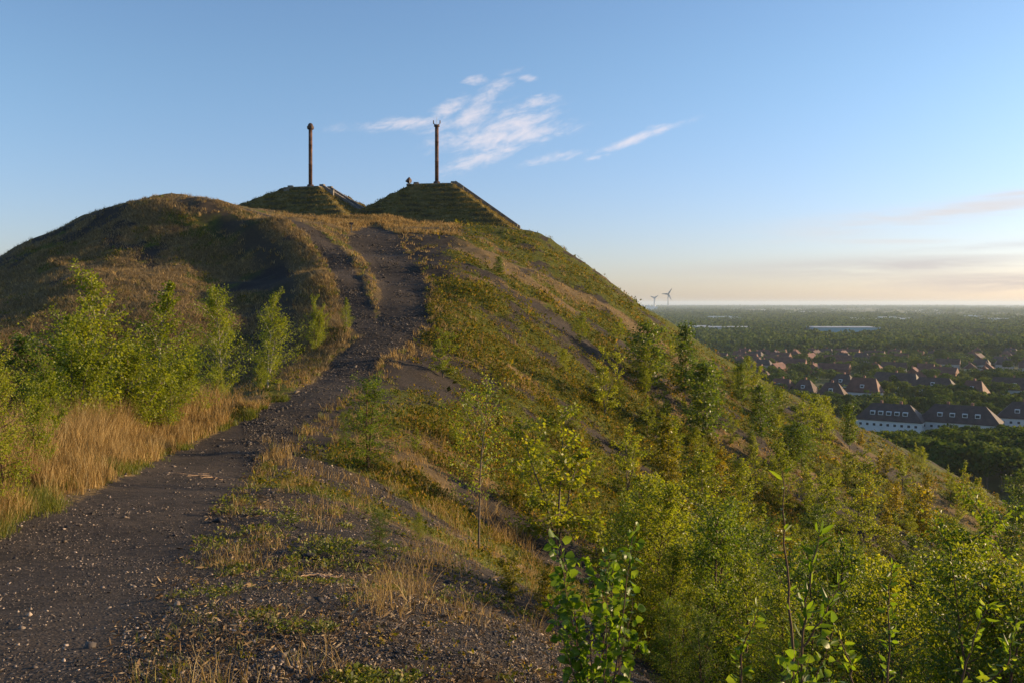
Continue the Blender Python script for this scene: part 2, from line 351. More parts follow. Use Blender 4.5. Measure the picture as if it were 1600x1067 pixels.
def zones(x, y):
    """how much green cover, dry grass and bare dark shale the ground carries at (x, y)"""
    d1, s1 = pdist(PATH, x, y); d2, s2 = pdist(BRANCH, x, y)
    d = np.minimum(d1, d2)
    wob = (fbm(x / 1.3, y / 1.3, 3, 51) - .5)
    path = np.clip((1.12 - d + wob * .5) / .25, 0, 1)
    right = np.clip((x + 7 - np.clip((y - 80) * -.0, 0, 0)) / 2, 0, 1) * (s1 > 0)
    left = (s1 <= 0) * 1.0
    s = (x * .5 + y * .87); t = (x * .87 - y * .5)
    streak = fbm(s / 3.2, t / 16, 4, 61)         # bands running down the slope
    patch = fbm(x / 4.5, y / 4.5, 4, 71); p2 = fbm(x / 1.1, y / 1.1, 3, 75)
    near = np.clip((20 - y) / 12, 0, 1)
    green = right * np.clip((streak - .39) * 5 + (p2 - .5) * 2.0, 0, 1) * (1 - .75 * near)
    dry = right * np.clip((patch - .44) * 5 + (p2 - .5) * 1.5, 0, 1) * .8 * (1 - .8 * near)
    green = np.where((y > 88) & (x > -4), np.maximum(green, np.clip((p2 - .3) * 3, 0, 1)), green)
    # left side: bank grasses, then valley scrub; left hill tan grass
    green = np.where(left > 0, np.clip((fbm(x / 2.2, y / 2.2, 3, 81) - .50) * 5, 0, 1) * .7, green)
    dry = np.where(left > 0, np.clip((fbm(x / 5, y / 5, 4, 91) - .26) * 6, 0, 1), dry)
    # top saddle: golden grass
    top = np.clip((y - 86) / 10, 0, 1)
    dry = np.maximum(dry, top * np.clip(1.2 - np.abs(x + 18) / 16, 0, 1) * .9)
    # dark scree below the spur on the left hill
    ex = np.interp(y, [54, 58, 66, 78, 84, 92], [-12, -12.5, -14.4, -18.4, -23, -31])
    dk = np.clip((ex - 0.8 - x) / 1.2, 0, 1) * np.clip((x - ex + 6.5 + wob * 6) / 3, 0, 1) * (y > 53) * (y < 92)
    # bare scree streaks on the right flank
    scr = right * np.clip((.405 - streak) * 8, 0, 1) * (y > 12) * np.clip((75 - y) / 20, .2, 1)
    band = np.clip((fbm(y / 1.1 + fbm(x / 2, y / 2, 2, 17) * 1.5, x / 7, 3, 101) - .52) * 7, 0, 1) * np.clip((y - 14) / 20, 0, 1) * .75
    rut = np.clip((fbm(s1 / .5 + 40, y / 9, 3, 103) - .5) * 5, 0, 1) * .45
    return path, green * (1 - path), dry * (1 - path), np.clip(np.maximum(dk, scr * .8), 0, 1) * (1 - path) + np.clip(np.maximum(band, rut), 0, 1) * path

ys = [-28.0]
while ys[-1] < 300:
    y = ys[-1]; ys.append(y + (1.0 if y < -8 else .35 if y < 0 else .11 + max(0, y) * .0085))
ys = np.array(ys); tt = np.linspace(-1, 1, 620); tt = tt * .55 + tt ** 3 * .45
TX = 1.0 + np.zeros_like(ys)
X = (ys[:, None] * 1.0 + 62) * (tt[None, :] * .95) + np.where(ys > 0, 0, 0)[:, None]; X = X * np.clip(.35 + (ys[:, None] + 28) / 100, .35, 1) ** 0.0
X = tt[None, :] * (95 + np.clip(ys, 0, 200)[:, None] * .6)
Yg = np.broadcast_to(ys[:, None], X.shape)
Z = Hh(X, Yg)
edge = np.maximum(np.abs(tt)[None, :] - .93, 0) / .07
Z = Z - edge * 40 - np.clip(-(Yg + 18) / 10, 0, 1) * 0
Z = np.maximum(Z, PLAIN - 3)
pz, gz, dz_, kz = zones(X.ravel(), Yg.ravel())
nr, nc = X.shape; idx = np.arange(nr * nc).reshape(nr, nc)
Fq = np.stack([idx[:-1, :-1], idx[:-1, 1:], idx[1:, 1:], idx[1:, :-1]], -1).reshape(-1, 4)
me = np_data('hill', np.stack([X, Yg, Z], -1).reshape(-1, 3), Fq, M_hill, smooth=True, attrs={'path': pz, 'green': gz, 'dry': dz_, 'dark': kz})
link('hill', me, label='dark shale spoil heap with a gravel path climbing along its ridge', cat='hill', kind='structure')

# plain to the horizon
def plain_material():
    m, nt, out = mat('plain_ground'); N = NT(nt); pos = N.n('ShaderNodeNewGeometry').outputs['Position']
    a = N.noise(pos, .004, 5, .6); b = N.noise(pos, .03, 4, .6)
    c = N.ramp(a, [(.35, (.03, .05, .015)), (.48, (.08, .10, .03)), (.6, (.17, .15, .06))])
    c = N.mix(N.math('MULTIPLY', N.step(b, .5, .7), .5), c, (.10, .09, .07))
    pr = N.n('ShaderNodeBsdfPrincipled', {'Base Color': c, 'Roughness': .95, 'Specular IOR Level': .1}); nt.links.new(pr.outputs[0], out.inputs[0]); return m
gy = np.concatenate([[-900, -300], np.geomspace(60, 32000, 40)]); gx = np.concatenate([-np.geomspace(30, 26000, 20)[::-1], [0], np.geomspace(30, 26000, 20)])
GX, GY = np.meshgrid(gx, gy); idx = np.arange(GX.size).reshape(GX.shape)
Fq = np.stack([idx[:-1, :-1], idx[:-1, 1:], idx[1:, 1:], idx[1:, :-1]], -1).reshape(-1, 4)
link('ground', np_data('ground', np.stack([GX, GY, np.full_like(GX, PLAIN)], -1).reshape(-1, 3), Fq, plain_material()), label='flat wooded plain stretching away to the horizon', cat='ground', kind='structure')


# ------------------------------------------------------------------ twin mounds with steel columns
def mound_material():
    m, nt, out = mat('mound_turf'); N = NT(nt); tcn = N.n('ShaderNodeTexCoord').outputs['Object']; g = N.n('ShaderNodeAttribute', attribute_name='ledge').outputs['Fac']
    a = N.noise(tcn, 1.4, 5, .65); b = N.noise(tcn, 7, 4, .6)
    c = N.ramp(N.math('ADD', N.math('MULTIPLY', a, .6), N.math('MULTIPLY', b, .4)), [(.33, (.05, .042, .016)), (.5, (.12, .098, .032)), (.68, (.25, .18, .08))])
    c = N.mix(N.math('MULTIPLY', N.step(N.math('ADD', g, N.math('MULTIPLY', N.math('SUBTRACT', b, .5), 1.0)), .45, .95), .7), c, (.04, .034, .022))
    pr = N.n('ShaderNodeBsdfPrincipled', {'Base Color': c, 'Roughness': .95, 'Specular IOR Level': .1})
    bm = N.n('ShaderNodeBump', {'Strength': 1.0, 'Distance': .15, 'Height': N.math('ADD', a, b)}); nt.links.new(bm.outputs[0], pr.inputs['Normal'])
    nt.links.new(pr.outputs[0], out.inputs[0]); return m
M_turf = mound_material()
M_conc = simple('weathered_concrete', (.17, .15, .13), .85, .35, 1.5, bump=.4)
M_conc2 = simple('dark_concrete', (.10, .088, .078), .9, .35, 2, bump=.4)
M_rust = simple('rusty_steel', (.12, .062, .042), .75, .5, 1.6, metal=.1, bump=.3, bscale=9)
M_rust2 = simple('rusty_steel_dark', (.08, .05, .04), .7, .4, 3, metal=.2)
M_metal = simple('grey_metal', (.2, .2, .2), .5, .2, 3, metal=.6)
def terr(h, step=.82):   # terrace profile
    k = np.floor(h / step); f = h / step - k
    return (k + np.clip(f * 2.3, 0, 1)) * step * 1.0, f
def make_mound(cx, cy, rot, top, half, slope, label):
    n = 150; L = 17.0; g = np.linspace(-L, L, n); a, b = np.meshgrid(g, g)
    m_ = np.maximum(np.abs(a), np.abs(b)) + (fbm(a / 2 + cx, b / 2, 3, 3) - .5) * .5
    drop = np.clip(m_ - half, 0, None) * slope
    t, f = terr(drop); z = top - (t * .5 + drop * .5) + (fbm(a / .8 + 3 * cx, b / .8, 3, 6) - .5) * .3 * (drop > .05)
    ca, sa = math.cos(rot), math.sin(rot)
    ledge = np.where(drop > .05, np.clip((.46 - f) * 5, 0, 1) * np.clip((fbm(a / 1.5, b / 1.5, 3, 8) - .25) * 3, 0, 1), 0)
    idx = np.arange(n * n).reshape(n, n); Fq = np.stack([idx[:-1, :-1], idx[:-1, 1:], idx[1:, 1:], idx[1:, :-1]], -1).reshape(-1, 4)
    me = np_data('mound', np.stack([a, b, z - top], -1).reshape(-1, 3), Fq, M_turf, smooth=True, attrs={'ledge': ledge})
    o = link('mound', me, label=label, cat='mound', kind='structure'); o.location = (cx, cy, top); o.rotation_euler = (0, 0, rot)
    return o
def stairs(cx, cy, rot, top, half, slope, run, label, width=1.9, block=True, cheek=.34):
    """flight down the +x face of a mound frame rotated by rot"""
    r = empty('stairway', (cx, cy, top), rot, label=label, cat='stairway')
    drop = run * slope; n = int(drop / .22); s = MB()
    for i in range(n):
        x0 = half + i * run / n; z1 = .10 - (i + 1) * drop / n
        s.box(x0, x0 + run / n + .03, -width / 2, width / 2, z1 - .5, z1)
    s.build('steps', M_conc2, r)
    for sg in (-1, 1):
        w = MB(); y0, y1 = sorted((sg * (width / 2 + .004), sg * (width / 2 + .42)))
        V = []
        for x, z in ((half - .1, .0), (half + run, -drop)):
            V += [(x, y0, z - .8), (x, y1, z - .8), (x, y1, z + cheek), (x, y0, z + cheek)]
        w.add(V, [(0, 1, 2, 3), (7, 6, 5, 4), (0, 4, 5, 1), (1, 5, 6, 2), (2, 6, 7, 3), (3, 7, 4, 0)])
        w.build('side_wall', M_conc, r)
        if block:
            MB().box(half - .75, half - .11, y0 - .06, y1 + .06, -.3, .52).build('end_block', M_conc, r)
    return r
m1 = dict(cx=-28.4, cy=125, rot=R(-16), top=15.96, half=2.9, slope=.62)
m2 = dict(cx=-10.6, cy=125, rot=R(-9), top=16.4, half=3.1, slope=.72)
make_mound(**m1, label='terraced grassy mound under the left rusty column')
make_mound(**m2, label='terraced grassy mound under the right rusty column')
for m_, nm in ((m1, 'left'), (m2, 'right')):
    s = MB().box(-2.7, 2.7, -2.7, 2.7, -.25, .12)
    o = s.build('concrete_slab', M_conc, label='flat concrete slab capping the top of the %s mound' % nm, cat='slab'); o.location = (m_['cx'], m_['cy'], m_['top']); o.rotation_euler = (0, 0, m_['rot'])
stairs(m1['cx'], m1['cy'], m1['rot'], m1['top'], m1['half'], m1['slope'], 8.2, 'concrete stairway down the right side of the left mound')
stairs(m2['cx'], m2['cy'], m2['rot'], m2['top'], m2['half'], m2['slope'], 8.6, 'long walled concrete stairway down the right side of the right mound', cheek=.62)
stairs(m2['cx'], m2['cy'], m2['rot'] + math.pi, m2['top'], m2['half'], m2['slope'], 7.5, 'concrete stairway down the left side of the right mound, facing the other mound')
stairs(m1['cx'], m1['cy'], m1['rot'] + math.pi, m1['top'], m1['half'], m1['slope'], 7.5, 'concrete stairway down the far left side of the left mound')
def column(cx, cy, z, kind, label):
    r = empty('steel_column', (cx, cy, z), label=label, cat='column')
    MB().lathe([(.62, 0), (.62, .16), (.5, .2), (.46, .55), (.34, .62)], 20).build('base', M_rust2, r, True)
    prof = [(.265, .6)]
    for i in (3, 6): prof += [(.265, .6 + i * .93), (.285, .61 + i * .93), (.285, .65 + i * .93), (.265, .66 + i * .93)]
    if kind == 'cap':
        MB().lathe(prof + [(.26, 8.5)], 20).build('shaft', M_rust, r, True)
        MB().lathe([(.31, 8.35), (.42, 8.4), (.43, 8.85), (.36, 8.92), (.32, 9.08), (.2, 9.22), (.1, 9.27)], 20).build('cap', M_rust2, r, True)
        for a in range(4): MB().box(.40, .48, -.05, .05, 8.45, 8.8).build('lug', M_rust2, r).rotation_euler = (0, 0, a * math.pi / 2 + .5)
    else:
        MB().lathe(prof + [(.26, 8.45)], 20).build('shaft', M_rust, r, True)
        MB().lathe([(.31, 8.3), (.40, 8.34), (.40, 8.5), (.30, 8.6)], 20).build('collar', M_rust2, r, True)
        for sg in (-1, 1):
            MB().tube([(0, 0, 8.55), (sg * .3, 0, 8.62), (sg * .46, 0, 8.8), (sg * .46, 0, 9.22)], [.08, .08, .08, .06], 8).build('prong', M_rust2, r, True)
        MB().tube([(0, 0, 8.5), (0, 0, 9.65)], [.035, .02], 6).build('rod', M_metal, r, True)
    return r
column(-28.4, 125, 16.08, 'cap', 'tall rusty steel column with a closed cap on the left mound')
column(-10.6, 125, 16.52, 'fork', 'tall rusty steel column with a two-pronged top on the right mound')
def floodlight(x, y, z, label, s=1.0):
    r = empty('floodlight', (x, y, z), R(200), label=label, cat='floodlight')
    MB().box(-.28 * s, .28 * s, -.28 * s, .28 * s, 0, .22 * s).build('footing', M_conc2, r)
    MB().tube([(0, -.38 * s, .62 * s), (0, -.38 * s, .3 * s), (0, -.2 * s, .2 * s), (0, .2 * s, .2 * s), (0, .38 * s, .3 * s), (0, .38 * s, .62 * s)], [.05] * 6, 6).build('yoke', M_metal, r)
    h = MB().lathe([(.12 * s, -.34 * s), (.30 * s, -.2 * s), (.36 * s, .1 * s), (.38 * s, .3 * s), (.34 * s, .31 * s)], 16).build('housing', M_rust2, r, True); h.location = (0, 0, .62 * s); h.rotation_euler = (0, R(50), 0)
floodlight(-14.3, 123.2, 16.3, 'round floodlight housing at the top left corner of the right mound', 1.1)
def small_block(u, v, y, w, h, label):
    x, _, z = px(u, v, y); o = MB().box(-w / 2, w / 2, -w / 2, w / 2, -.4, h).box(-w / 2 - .05, w / 2 + .05, -w / 2 - .05, w / 2 + .05, h + .002, h + .09).build('concrete_block', M_conc, label=label, cat='block'); o.location = (x, y, z)
small_block(448, 300, 122.5, .7, .35, 'small concrete block on the left edge of the left mound top')
small_block(517, 302, 122.0, .8, .35, 'small concrete block beside the head of the left mound stairway')
small_block(601, 322, 121, 1.3, .6, 'squat concrete block on the slope between the two mounds')
small_block(720, 297, 122.5, .7, .4, 'small concrete block by the head of the right mound stairway')
# short marker post on the saddle
def post(u, v, label, h=.95):
    x, y, z, ok = ground_at(u, v); r = empty('marker_post', (x[0], y[0], z[0] - .05), label=label, cat='post')
    MB().tube([(0, 0, -.2), (0, 0, h)], [.07, .06], 8).build('post', M_conc2, r)
    MB().box(-.2, .2, -.03, .03, h - .1, h + .12).build('sign_plate', M_rust2, r)
post(549, 364, 'small dark marker post beside the top of the gravel path')


# ------------------------------------------------------------------ vegetation
M_leaf = foliage('birch_leaf', [(.0, (.07, .10, .006)), (.4, (.15, .185, .010)), (.75, (.21, .235, .016)), (1, (.33, .31, .04))], .55)
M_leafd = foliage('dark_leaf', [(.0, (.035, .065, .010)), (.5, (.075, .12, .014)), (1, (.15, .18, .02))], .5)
M_leafy = foliage('yellowing_leaf', [(.0, (.07, .085, .006)), (.4, (.16, .155, .010)), (.8, (.27, .21, .012)), (1, (.36, .22, .02))], .5)
M_leafg = foliage('fresh_leaf', [(.0, (.045, .08, .008)), (.5, (.10, .155, .010)), (.85, (.18, .22, .016)), (1, (.32, .30, .03))], .5)
M_leafn = foliage('near_leaf', [(.0, (.06, .11, .008)), (.5, (.11, .18, .012)), (1, (.22, .27, .022))], .55, gloss=.42)
M_dry = foliage('dry_grass_blade', [(.0, (.10, .065, .025)), (.45, (.26, .175, .070)), (.8, (.44, .30, .125)), (1, (.54, .42, .22))], .4, 0, .6, (1.2, 1.1, .8))
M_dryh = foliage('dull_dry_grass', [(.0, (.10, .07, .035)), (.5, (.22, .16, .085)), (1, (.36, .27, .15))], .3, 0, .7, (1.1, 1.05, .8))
M_mg = foliage('mound_grass_blade', [(.0, (.06, .05, .012)), (.5, (.15, .12, .03)), (1, (.36, .25, .09))], .4, 0, .7, (1.2, 1.1, .7))
M_lit = foliage('plant_litter', [(.0, (.05, .033, .02)), (.5, (.14, .09, .05)), (.85, (.26, .18, .10)), (1, (.42, .32, .2))], .15, 0, .8, (1, 1, .8))
M_grn = foliage('green_grass_blade', [(.0, (.045, .06, .008)), (.5, (.10, .125, .012)), (.85, (.18, .18, .02)), (1, (.30, .22, .06))], .4, 0, .55, (1.3, 1.3, .6))
M_moss = foliage('ground_cover_leaf', [(.0, (.028, .034, .006)), (.4, (.085, .095, .010)), (.75, (.18, .155, .014)), (1, (.30, .17, .04))], .4, 0, .6, (1.3, 1.2, .6))
M_bark = simple('grey_brown_bark', (.13, .10, .075), .85, .4, 12)
M_barkw = simple('pale_birch_bark', (.28, .25, .21), .8, .45, 9)
M_red = simple('reddish_twig', (.11, .06, .035), .8, .3, 12)

def unit(v): return v / (np.linalg.norm(v, axis=-1, keepdims=True) + 1e-9)
def leaves(P_, D, L, Wd, g=None, simple_=False, nrm=None):
    """leaf faces: positions, direction of the midrib, length, width; 2 quads each (or one)"""
    g = g or rng; n = len(P_); D = unit(D); r = unit(g.normal(size=(n, 3))) if nrm is None else nrm; S = unit(np.cross(D, r)); Nn = np.cross(S, D)
    L = np.broadcast_to(L, (n,))[:, None]; Wd = np.broadcast_to(Wd, (n,))[:, None]
    if simple_:
        V = np.stack([P_, P_ + D * L * .5 + S * Wd, P_ + D * L, P_ + D * L * .5 - S * Wd], 1).reshape(-1, 3)
        return V, np.arange(4 * n).reshape(n, 4)
    up = Nn * Wd * .35
    V = np.stack([P_, P_ + D * L * .28 + S * Wd + up, P_ + D * L * .68 + S * Wd * .72 + up * .6, P_ + D * L - Nn * L * .08, P_ + D * L * .68 - S * Wd * .72 + up * .6, P_ + D * L * .28 - S * Wd + up], 1).reshape(-1, 3)
    b = np.arange(n)[:, None] * 6
    return V, np.concatenate([b + np.array([[0, 1, 2, 3]]), b + np.array([[0, 3, 4, 5]])])
def make_sapling(seed, H, Rr, nb, nl, ls, bare=.12, mleaf=None, mbark=None, up=.9, simple_=True, shape='cone', stems=1, name='sapling', lw=.36, label=None, cat='sapling', thick=1.0):
    """tapered stem(s) with ascending limbs and separate leaves; thing > trunk, crown"""
    g = np.random.default_rng(seed); tv = []; tf = []; nv = 0; lp = []; ld = []
    def addtube(p, r, n):
        nonlocal nv
        V, Fq = tube_np(p, r, n); tv.append(V); tf.append(Fq + nv); nv += len(V)
    for s in range(stems):
        k = 9; hs = np.linspace(0, 1, k); Hs = H * (1 if s == 0 else g.uniform(.6, .95))
        lean = g.normal(size=2) * .05 * H if s == 0 else g.normal(size=2) * .16 * H; wob = np.cumsum(g.normal(size=(k, 2)) * .012 * H, 0)
        st = np.column_stack([lean[0] * hs ** 1.3 + wob[:, 0] * hs, lean[1] * hs ** 1.3 + wob[:, 1] * hs, hs * Hs - .15 * (hs == 0)])
        addtube(st, (.0075 * H * (1 - hs * .88) + .002) * thick, 6)
        n_b = int(nb / stems); hb = bare + (1 - bare) * (np.arange(n_b) + g.uniform(0, 1, n_b)) / n_b
        for j, h in enumerate(hb):
            q = (h - bare) / (1 - bare)
            prof = {'cone': 1.05 * (1 - q) ** .75 * min(1, .45 + q * 3.2), 'oval': math.sin(math.pi * (.12 + .84 * q)) ** .8, 'bush': (1 - q * .55) * min(1, .7 + q * 2)}[shape]
            Lb = Rr * prof * g.uniform(.45, 1.3) + .03 * H
            a = j * 2.4 + g.uniform(-.5, .5); e = up * g.uniform(.7, 1.3) * (.75 + .5 * q)
            p0 = np.array([np.interp(h, hs, st[:, i]) for i in range(3)]); kk = 5; t = np.linspace(0, 1, kk)
            d = np.array([math.cos(a), math.sin(a), 0]); bp = p0 + d * (t[:, None] * Lb * math.cos(e)) + np.array([0, 0, 1]) * (Lb * (math.sin(e) * t - .12 * t ** 2))[:, None] + np.cumsum(g.normal(size=(kk, 3)) * .03 * Lb, 0) * t[:, None]
            addtube(bp, (.0028 * H * (1 - t * .8) + .001) * thick * (.5 + .5 * prof), 3)
            m_ = max(3, int(nl / nb * (.35 + prof)))
            tl = g.uniform(.15, 1.02, m_); c = np.stack([np.interp(tl, t, bp[:, i]) for i in range(3)], 1)
            off = unit(g.normal(size=(m_, 3))) * (g.uniform(0, 1, (m_, 1)) ** .6) * Lb * .22
            lp.append(c + off); ld.append(off + g.normal(size=(m_, 3)) * .03 * Lb + np.array([0, 0, -.06]) * Lb + d * .05 * Lb)
        m_ = int(nl * .03) + 4; tl = g.uniform(.8, 1.03, m_); c = np.stack([np.interp(tl, hs, st[:, i]) for i in range(3)], 1); c[:, 2] = np.maximum(c[:, 2], tl * Hs)
        lp.append(c + g.normal(size=(m_, 3)) * .012 * H); ld.append(g.normal(size=(m_, 3)) + np.array([0, 0, .2]))
    lp = np.concatenate(lp); ld = np.concatenate(ld); ok = lp[:, 2] > .03; lp = lp[ok]; ld = ld[ok]
    L = ls * g.uniform(.6, 1.25, len(lp)); V, Fq = leaves(lp, ld, L, L * lw, g, simple_)
    r = empty(name, label=label, cat=cat)
    link('trunk', np_data('trunk', np.concatenate(tv), np.concatenate(tf), mbark or M_bark, smooth=True), r)
    link('crown', np_data('crown', V, Fq, mleaf or M_leaf), r)
    return r
PROTO = []
def place(proto, x, y, z, s, rz, label, group=None, cat='sapling', sz=None):
    first = not proto.get('used'); o = proto['o'] if first else copy_tree(proto['o'])
    proto['used'] = True
    o.location = (x, y, z); o.scale = (s * (sz or 1), s * (sz or 1), s); o.rotation_euler = (0, 0, rz)
    for k in ('label', 'group'):
        if k in o: del o[k]
    tag(o, label, cat, group); return o
def proto(H, **k): return {'o': make_sapling(H=H, **k), 'H': H}
# kinds (unit heights)
birch = [proto(4.2, seed=11 + i, Rr=1.35, nb=44, nl=6400, ls=.065, bare=.06, name='birch_sapling', shape=('oval', 'cone', 'oval')[i], stems=(2, 1, 1)[i], up=.85, mbark=M_barkw) for i in range(3)]
birch_b = [proto(3.4, seed=31 + i, Rr=1.3, nb=50, nl=6400, ls=.068, bare=.04, stems=4, name='birch_sapling', shape='bush', up=.8) for i in range(2)]
slope_g = [proto(3.0, seed=51 + i, Rr=.75, nb=32, nl=3000, ls=.075, bare=.06, name='birch_sapling', shape=('bush', 'oval', 'cone')[i], stems=(3, 1, 2)[i], up=(.55, .6, .7)[i]) for i in range(3)]
slope_d = [proto(3.2, seed=61 + i, Rr=.95, nb=46, nl=3200, ls=.09, bare=.12, name='birch_sapling', shape=('bush', 'oval')[i], mleaf=M_leafd, up=.6) for i in range(2)]
slope_y = [proto(2.2, seed=71 + i, Rr=.65, nb=36, nl=1900, ls=.08, bare=.05, name='yellowing_shrub', shape='bush', mleaf=M_leafy, up=.7, stems=2) for i in range(2)]
near_g = [proto(2.3, seed=81 + i, Rr=.62, nb=64, nl=7000, ls=.030, bare=.05, name='leafy_shrub', mleaf=(M_leaf, M_leafd, M_leafg)[i], shape=('oval', 'bush', 'bush')[i], up=.7, simple_=False, lw=.30, stems=(1, 3, 2)[i], mbark=M_red) for i in range(3)]
thin = [proto(2.6, seed=91 + i, Rr=.72, nb=30, nl=1300, ls=.036, bare=.30, name='thin_sapling', shape='oval', up=.75, thick=.75, mleaf=M_leafg, simple_=False) for i in range(1)]

def tree_px(kinds, u, vb, vt, label, group=None, Y=None, sz=1.0, cat='sapling', k=None):
    if Y is None:
        x, y, z, ok = ground_at(u, vb); x, y, z = x[0], y[0], z[0]
    else:
        y = Y; x = (u - U0) / F * Y; z = float(Hh(x, y))
    top = (V0 - vt) / F * y; h = max(.5, top - z)
    p = kinds[int(rng.integers(len(kinds))) if k is None else k]
    return place(p, x, y, z - .03, h / p['H'], rng.uniform(0, 6.28), label, group, cat, sz)
# left of the path
tree_px(birch, 158, 0, 432, 'tallest birch sapling of the left cluster, its bare tip above the rest', Y=28, sz=1.25, k=0)
tree_px(birch, 243, 0, 446, 'tall birch sapling second from the left in the roadside cluster', Y=31, k=1, sz=1.3)
tree_px(birch_b, 112, 0, 500, 'bushy green birch at the left end of the roadside cluster', Y=26, sz=1.1, k=0)
tree_px(birch_b, 200, 0, 520, 'low bushy birch between the two tallest saplings of the cluster', Y=28, sz=1.2, k=1)
tree_px(birch_b, 296, 0, 540, 'low bushy birch leaning right of the tall cluster', Y=32.5, sz=1.15, k=0)
tree_px(birch, 348, 0, 458, 'slender birch sapling standing alone right of the cluster', Y=38, k=2, sz=1.0)
tree_px(birch, 418, 0, 462, 'slender green birch sapling close to the path edge', Y=41.5, k=0, sz=1.05)
tree_px(birch_b, 408, 0, 560, 'small bushy sapling at the foot of the path edge birch', Y=40.5, sz=.9, k=1)
tree_px(birch_b, 492, 0, 468, 'rounded sapling beside the lower end of the left branch path', Y=53, sz=.85, k=0)
tree_px(birch, 542, 0, 466, 'small birch sapling in the grass strip between the two paths', Y=55.5, sz=1.0, k=1)
tree_px(near_g, 6, 0, 545, 'leafy shrub cut off by the left edge of the view', Y=13, k=0, sz=1.0, cat='shrub')
tree_px(birch_b, 345, 0, 575, 'low sapling in front of the slender birch', Y=36, sz=.8, k=0)
tree_px(birch_b, 52, 0, 600, 'low dark shrub in the tall grass at far left', Y=17, sz=.8, k=1, cat='shrub')
tree_px(birch_b, 262, 0, 560, 'leafy low birch filling the front of the roadside cluster', Y=29.5, sz=1.2, k=0)
tree_px(birch_b, 75, 0, 560, 'green sapling at the left end of the cluster behind tall grass', Y=24, sz=1.1, k=1)
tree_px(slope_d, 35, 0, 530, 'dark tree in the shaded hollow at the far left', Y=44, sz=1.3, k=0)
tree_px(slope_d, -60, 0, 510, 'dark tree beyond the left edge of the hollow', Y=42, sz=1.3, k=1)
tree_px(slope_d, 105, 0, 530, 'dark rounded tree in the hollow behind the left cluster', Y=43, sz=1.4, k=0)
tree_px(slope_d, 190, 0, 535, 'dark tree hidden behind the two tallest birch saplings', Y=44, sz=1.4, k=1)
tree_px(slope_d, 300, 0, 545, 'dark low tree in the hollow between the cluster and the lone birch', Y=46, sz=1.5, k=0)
# right of the path
tree_px(near_g, 575, 735, 592, 'bright birch shrub on the right shoulder just below the path bend', k=2, sz=1.7, cat='shrub')
tree_px(near_g, 540, 700, 640, 'small leafy shrub at the left foot of the bright birch shrub', k=1, cat='shrub', sz=.9)
tree_px(thin, 748, 868, 600, 'thin sapling with a long bare stem on the near right slope', sz=1.1)
tree_px(slope_g, 692, 585, 516, 'small sapling right of the path near the grass tufts', k=0, sz=1.1)
tree_px(slope_d, 780, 435, 402, 'small round dark shrub high on the sunlit right slope', k=0, sz=1.5, cat='shrub')
tree_px(slope_g, 880, 585, 545, 'lone olive sapling on the middle of the right slope', k=1, sz=1.2)
tree_px(slope_g, 908, 545, 490, 'pale sapling high on the right slope below the crest', k=1, sz=1.3)
tree_px(slope_g, 945, 645, 545, 'tall pale green sapling in the middle of the right slope', k=0, sz=1.0)
tree_px(slope_d, 1018, 610, 508, 'large dark round-headed sapling near the right slope skyline', k=1, sz=1.35)
tree_px(slope_d, 1070, 620, 512, 'tall dark sapling breaking the right slope skyline', k=0, sz=.9)
tree_px(slope_d, 1098, 700, 570, 'big dark green birch below the skyline sapling pair', k=0, sz=1.3)
tree_px(slope_y, 1045, 750, 655, 'yellow green shrub below the big dark birch', k=0, sz=1.2, cat='shrub')
tree_px(slope_d, 1190, 690, 603, 'dark sapling at the skyline above the houses', k=1, sz=1.0)
tree_px(slope_g, 1283, 690, 618, 'conical sapling on the skyline left of the white houses', k=0, sz=1.2)
tree_px(slope_d, 1328, 700, 634, 'dark conical sapling on the skyline in front of the white houses', k=0, sz=1.0)
tree_px(slope_g, 1505, 800, 720, 'sapling low on the skyline near the right edge', k=2)
tree_px(slope_d, 1590, 830, 735, 'dark bushy sapling at the right edge of the slope', k=1, sz=1.2)
tree_px(slope_y, 1440, 830, 760, 'yellowing shrub low on the right slope', k=1, sz=1.3, cat='shrub')
tree_px(near_g, 592, 868, 812, 'small dark green bush in the hollow of the near right slope', k=1, sz=1.5, cat='shrub')
tree_px(near_g, 655, 845, 800, 'low green bush behind the tan grass clumps', k=0, sz=1.3, cat='shrub')
tree_px(slope_y, 800, 935, 865, 'rounded olive bush on the near slope left of the thicket', k=1, sz=1.4, cat='shrub')
tree_px(slope_y, 850, 955, 905, 'low olive bush at the left foot of the thicket', k=0, sz=1.4, cat='shrub')
tree_px(slope_g, 870, 860, 640, 'tall light birch at the left edge of the thicket', k=0, sz=1.3)
tree_px(slope_g, 830, 800, 690, 'light green sapling just right of the thin bare-stemmed one', k=1, sz=1.3)
tree_px(slope_g, 720, 700, 640, 'small sapling on the slope above the thin bare-stemmed one', k=2, sz=1.3)
tree_px(slope_g, 980, 780, 670, 'light green sapling above the middle of the thicket', k=0, sz=1.3)
